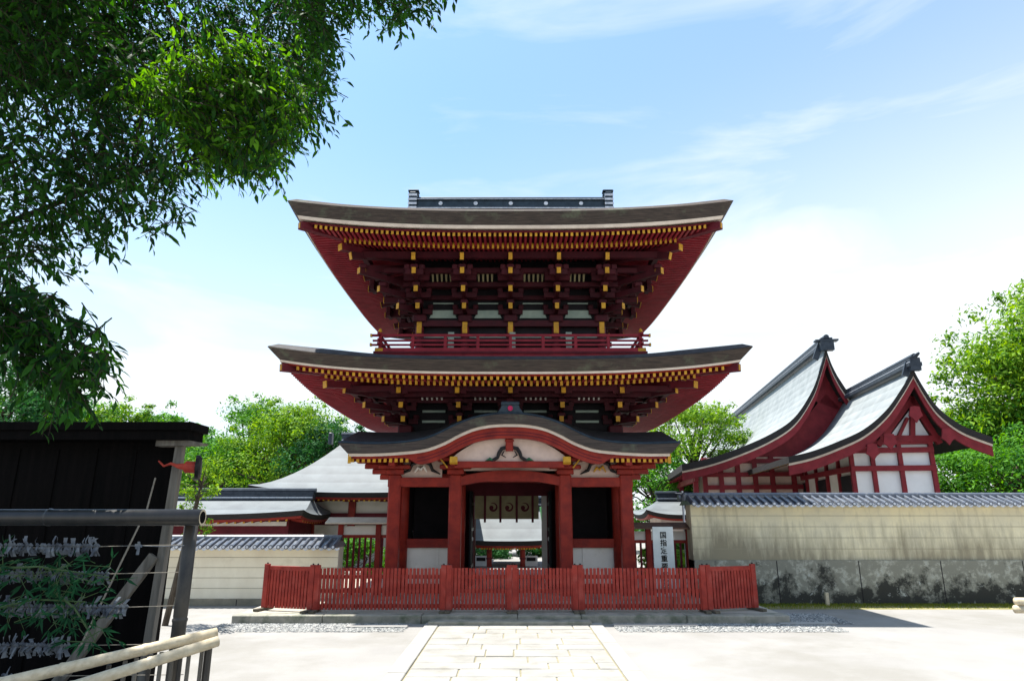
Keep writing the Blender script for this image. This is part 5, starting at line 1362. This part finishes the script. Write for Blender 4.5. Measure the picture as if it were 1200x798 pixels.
# bamboo handrail with pickets
def handrail():
    o = empty('bamboo_rail', at(200,760,5.4), 'low bamboo handrail of two pale poles with dark pickets at the bottom left', 'railing')
    e1 = at(254, 741, 5.9); e2 = at(255, 751, 5.8)
    n1 = at(-40, 810, 4.9); n2 = at(30, 822, 4.85)
    b = MB(); bamboo_pole(b, e1, n1, .041, .42, 16); b.build('rail_pole', M['bamboo'], o, smooth=True)
    b = MB(); bamboo_pole(b, e2, n2+(n2-e2)*.2, .041, .47, 16); b.build('rail_pole', M['bamboo'], o, smooth=True)
    for px in (243, 234, 216, 204, 193, 178, 163, 146, 132, 112):
        t_ = (254-px)/(254+40); p = e1.lerp(n1, t_)+Vector((0,-.02,-.08))
        b = MB(); b.tube([(p.x,p.y+.04,TZ),(p.x,p.y+.04,p.z+.03)], .017 if px != 243 else .032, 8); b.build('picket', M['bamboo_post'] if px in (243,163,112,204) else M['wood_grey'], o)
handrail()
# bamboo rail ends at the right edge
o = empty('bamboo_rail', at(1200,712,19), 'ends of two pale bamboo poles at the right edge of the yard', 'railing')
for py,dx in ((704.5,0),(713.5,-4)):
    p = at(1190+dx*.2, py, 18.5); b = MB(); bamboo_pole(b, p, p+Vector((4,-.3,-.02)), .10, .6, 16); b.build('rail_pole', M['bamboo'], o, smooth=True)
for xx in (.6,2.2):
    p = at(1190,708,18.7); b = MB(); b.tube([(p.x+xx,p.y,0),(p.x+xx,p.y,p.z+.1)], .06, 10); b.build('post', M['wood_grey'], o)

# sapling just outside the hut
def sapling():
    Y = 20; x = at(222,600,Y).x; rnd = random.Random(71)
    o = empty('sapling', (x,Y,0), 'thin young tree with yellow-green leaves beside the black screen', 'tree')
    st = MB(); lf = MB()
    pts = [Vector((x-.3,Y,0)), at(222,618,Y), at(231,588,Y), at(236,570,Y), at(228,545,Y)]
    st.tube(pts, [.09,.08,.06,.04,.01], 8)
    for i in range(26):
        px, py = rnd.uniform(206,256), rnd.uniform(540,596)
        if py > 585 and px > 235: continue
        c = at(px, py, Y+rnd.uniform(-.7,.7)); st.tube([pts[3 if py<575 else 2], pts[3].lerp(c,.6), c], [.02,.012,.005], 4)
        leaf_cloud(lf, c, (.28,.28,.18), 55, .12, rnd, shell=.1)
    for i in range(8):
        c = at(rnd.uniform(205,250), rnd.uniform(610,632), Y+rnd.uniform(-.4,.4)); st.tube([pts[1], c],[.015,.005],4); leaf_cloud(lf, c, (.2,.2,.12), 22, .12, rnd, shell=.1)
    st.build('trunk', M['bark_tree'], o); lf.build('crown', M['leaf_bright'], o, fix=False)
sapling()

# ------------------------------------------------------------------ big overhanging tree, upper left
def overhang():
    rnd = random.Random(91)
    o = empty('evergreen_tree', (-12.5, 10.0, 0), 'large dark evergreen whose leafy boughs hang over the upper left', 'tree')
    polys = [[(-60,-60),(540,-60),(512,0),(478,22),(452,36),(425,22),(398,28),(386,62),(380,132),(350,152),(318,200),(296,206),(268,190),(240,205),(214,212),(206,262),(172,276),(140,268),(112,292),(60,316),(22,316),(-60,300)],
             [(-60,300),(20,318),(42,338),(60,352),(92,372),(126,392),(128,436),(104,452),(84,488),(62,486),(44,446),(20,425),(-60,415)]]
    def inside(p, poly):
        x, y = p; c = False; j = len(poly)-1
        for i in range(len(poly)):
            xi, yi = poly[i]; xj, yj = poly[j]
            if (yi > y) != (yj > y) and x < (xj-xi)*(y-yi)/(yj-yi)+xi: c = not c
            j = i
        return c
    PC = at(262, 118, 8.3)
    lf = MB(); st = MB()
    def leaf(p, d, L, nrm):
        s_ = d.cross(nrm)
        if s_.length < 1e-3: return
        s_.normalize(); n2 = s_.cross(d); w_ = L*.17
        a = p; t_ = p+d*L-n2*L*.12; m1_, m2_ = p+d*L*.38, p+d*L*.7-n2*L*.04
        lf.raw([a, m1_+s_*w_+n2*L*.05, m2_+s_*w_*.7+n2*L*.03, t_, m2_-s_*w_*.7+n2*L*.03, m1_-s_*w_+n2*L*.05, m1_, m2_], [(0,1,6),(0,6,5),(1,2,7,6),(6,7,4,5),(2,3,7),(7,3,4)])
    def twig(c, L, n, size, dirn=None):
        lf.cur = 1 if (c-PC).length < 1.15+rnd.uniform(-.5,.5) else 0  # twigs around the sunlit patch take the leaf colour brightened for sun
        d = dirn or Vector((rnd.gauss(.35,.6), rnd.gauss(0,.6), rnd.gauss(-.35,.35)))
        d.normalize(); 
        pts = [c-d*L*.5, c+Vector((0,0,.03)), c+d*L*.5-Vector((0,0,L*.22))]
        st.tube(pts, [.007,.005,.002], 4, caps=False)
        for i in range(n):
            t_ = (i+.5)/n; p = pts[0].lerp(pts[1], t_*2) if t_ < .5 else pts[1].lerp(pts[2], t_*2-1)
            v = d*.8+Vector((rnd.gauss(0,.55), rnd.gauss(0,.55), rnd.gauss(-.42,.4))); v.normalize()
            leaf(p, v, size*rnd.uniform(.6,1.2), Vector((rnd.gauss(0,.5), rnd.gauss(0,.5), 1)).normalized())
    def in_shaft(p, rad=1.35):
        d = p-PC; k_ = d.dot(SUN)
        return k_ > .55 and (d-SUN*k_).length < rad
    N = 0
    hubs = []
    while N < 4700:
        px, py = rnd.uniform(-60,540), rnd.uniform(-60,490)
        k = 0 if inside((px,py), polys[0]) else (1 if inside((px,py), polys[1]) else None)
        if k is None: continue
        # thinner where the photograph lets the sky through
        dens = 1.0
        if k == 0:
            if py > 130 and px < 230: dens = .34
            if py > 230: dens = .24
            if px > 385: dens = .45
            if px < 110 and 110 < py < 240: dens = .26
        else: dens = .22 if py < 345 else .30
        if rnd.random() > dens: continue
        if k == 1: Y = rnd.uniform(6.0, 7.2); L = rnd.uniform(.35,.6)
        else:
            Y = rnd.uniform(7.5, 12.5); L = rnd.uniform(.45,.85)
            if px < 200 and py > 150: Y = rnd.uniform(7.2, 9.5)
        if k == 0 and (px-262)**2+((py-118)*1.1)**2 < 72**2 and rnd.random() < .7: Y = rnd.uniform(7.6, 8.6)
        c = at(px, py, Y)
        if in_shaft(c): continue
        twig(c, L, 11, .155 if k == 0 else .15)
        if N % 50 == 0: hubs.append(c)
        N += 1
    # boughs added out of frame above to shade those in view and the rack
    M2 = 0
    while M2 < 3600:
        p = Vector((rnd.uniform(-14.5, -.8), rnd.uniform(3.5, 14), rnd.uniform(11.0, 14.2)))
        q = p-Vector((0,0,0)); zc = q.y*CP+(q.z-CAMZ)*SP; yy = 399-F*((q.z-CAMZ)*CP-q.y*SP)/zc
        if yy > -45: continue
        if in_shaft(p, 1.9): continue
        twig(p, 1.1, 10, .30); M2 += 1
    tr = MB()
    root = Vector((-12.5,10,0)); fork = Vector((-11.4,9.8,8.5))
    tr.tube([root, Vector((-12.2,10,3)), fork, Vector((-10.6,10,10)), Vector((-8,10,12.4))], [.6,.5,.42,.3,.12], 14)
    mains = []
    for i in range(9):
        e = hubs[int(i*len(hubs)/9)]; 
        fk = fork
        if e.z < 8.2:
            fk = Vector((-11.9,9.9,5.2)); m_ = fk.lerp(e,.5)+Vector((0,0,.5)); m2_ = fk.lerp(e,.8)+Vector((0,0,.35))
        else: m_ = fork.lerp(e,.45); m_.z = 12.6; m2_ = fork.lerp(e,.8); m2_.z = max(m2_.z+.6, min(11.6, e.z+2.5))
        mains += [m_, m2_]
        tr.tube([fk, m_, m2_, e], [.12,.05,.022,.007], 8)
    for h in hubs[::2]:
        m_ = min(mains, key=lambda q: (q-h).length)
        if (m_-h).length > 2.2: continue
        tr.tube([m_, m_.lerp(h,.5)+Vector((rnd.uniform(-.2,.2),0,.25)), h], [.014,.009,.004], 5)
    tr.build('trunk', M['twig'], o, smooth=True); st.build('twigs', M['twig'], o, fix=False); lf.build('crown', [M['leaf_near'], M['leaf_sunlit']], o, fix=False)
overhang()
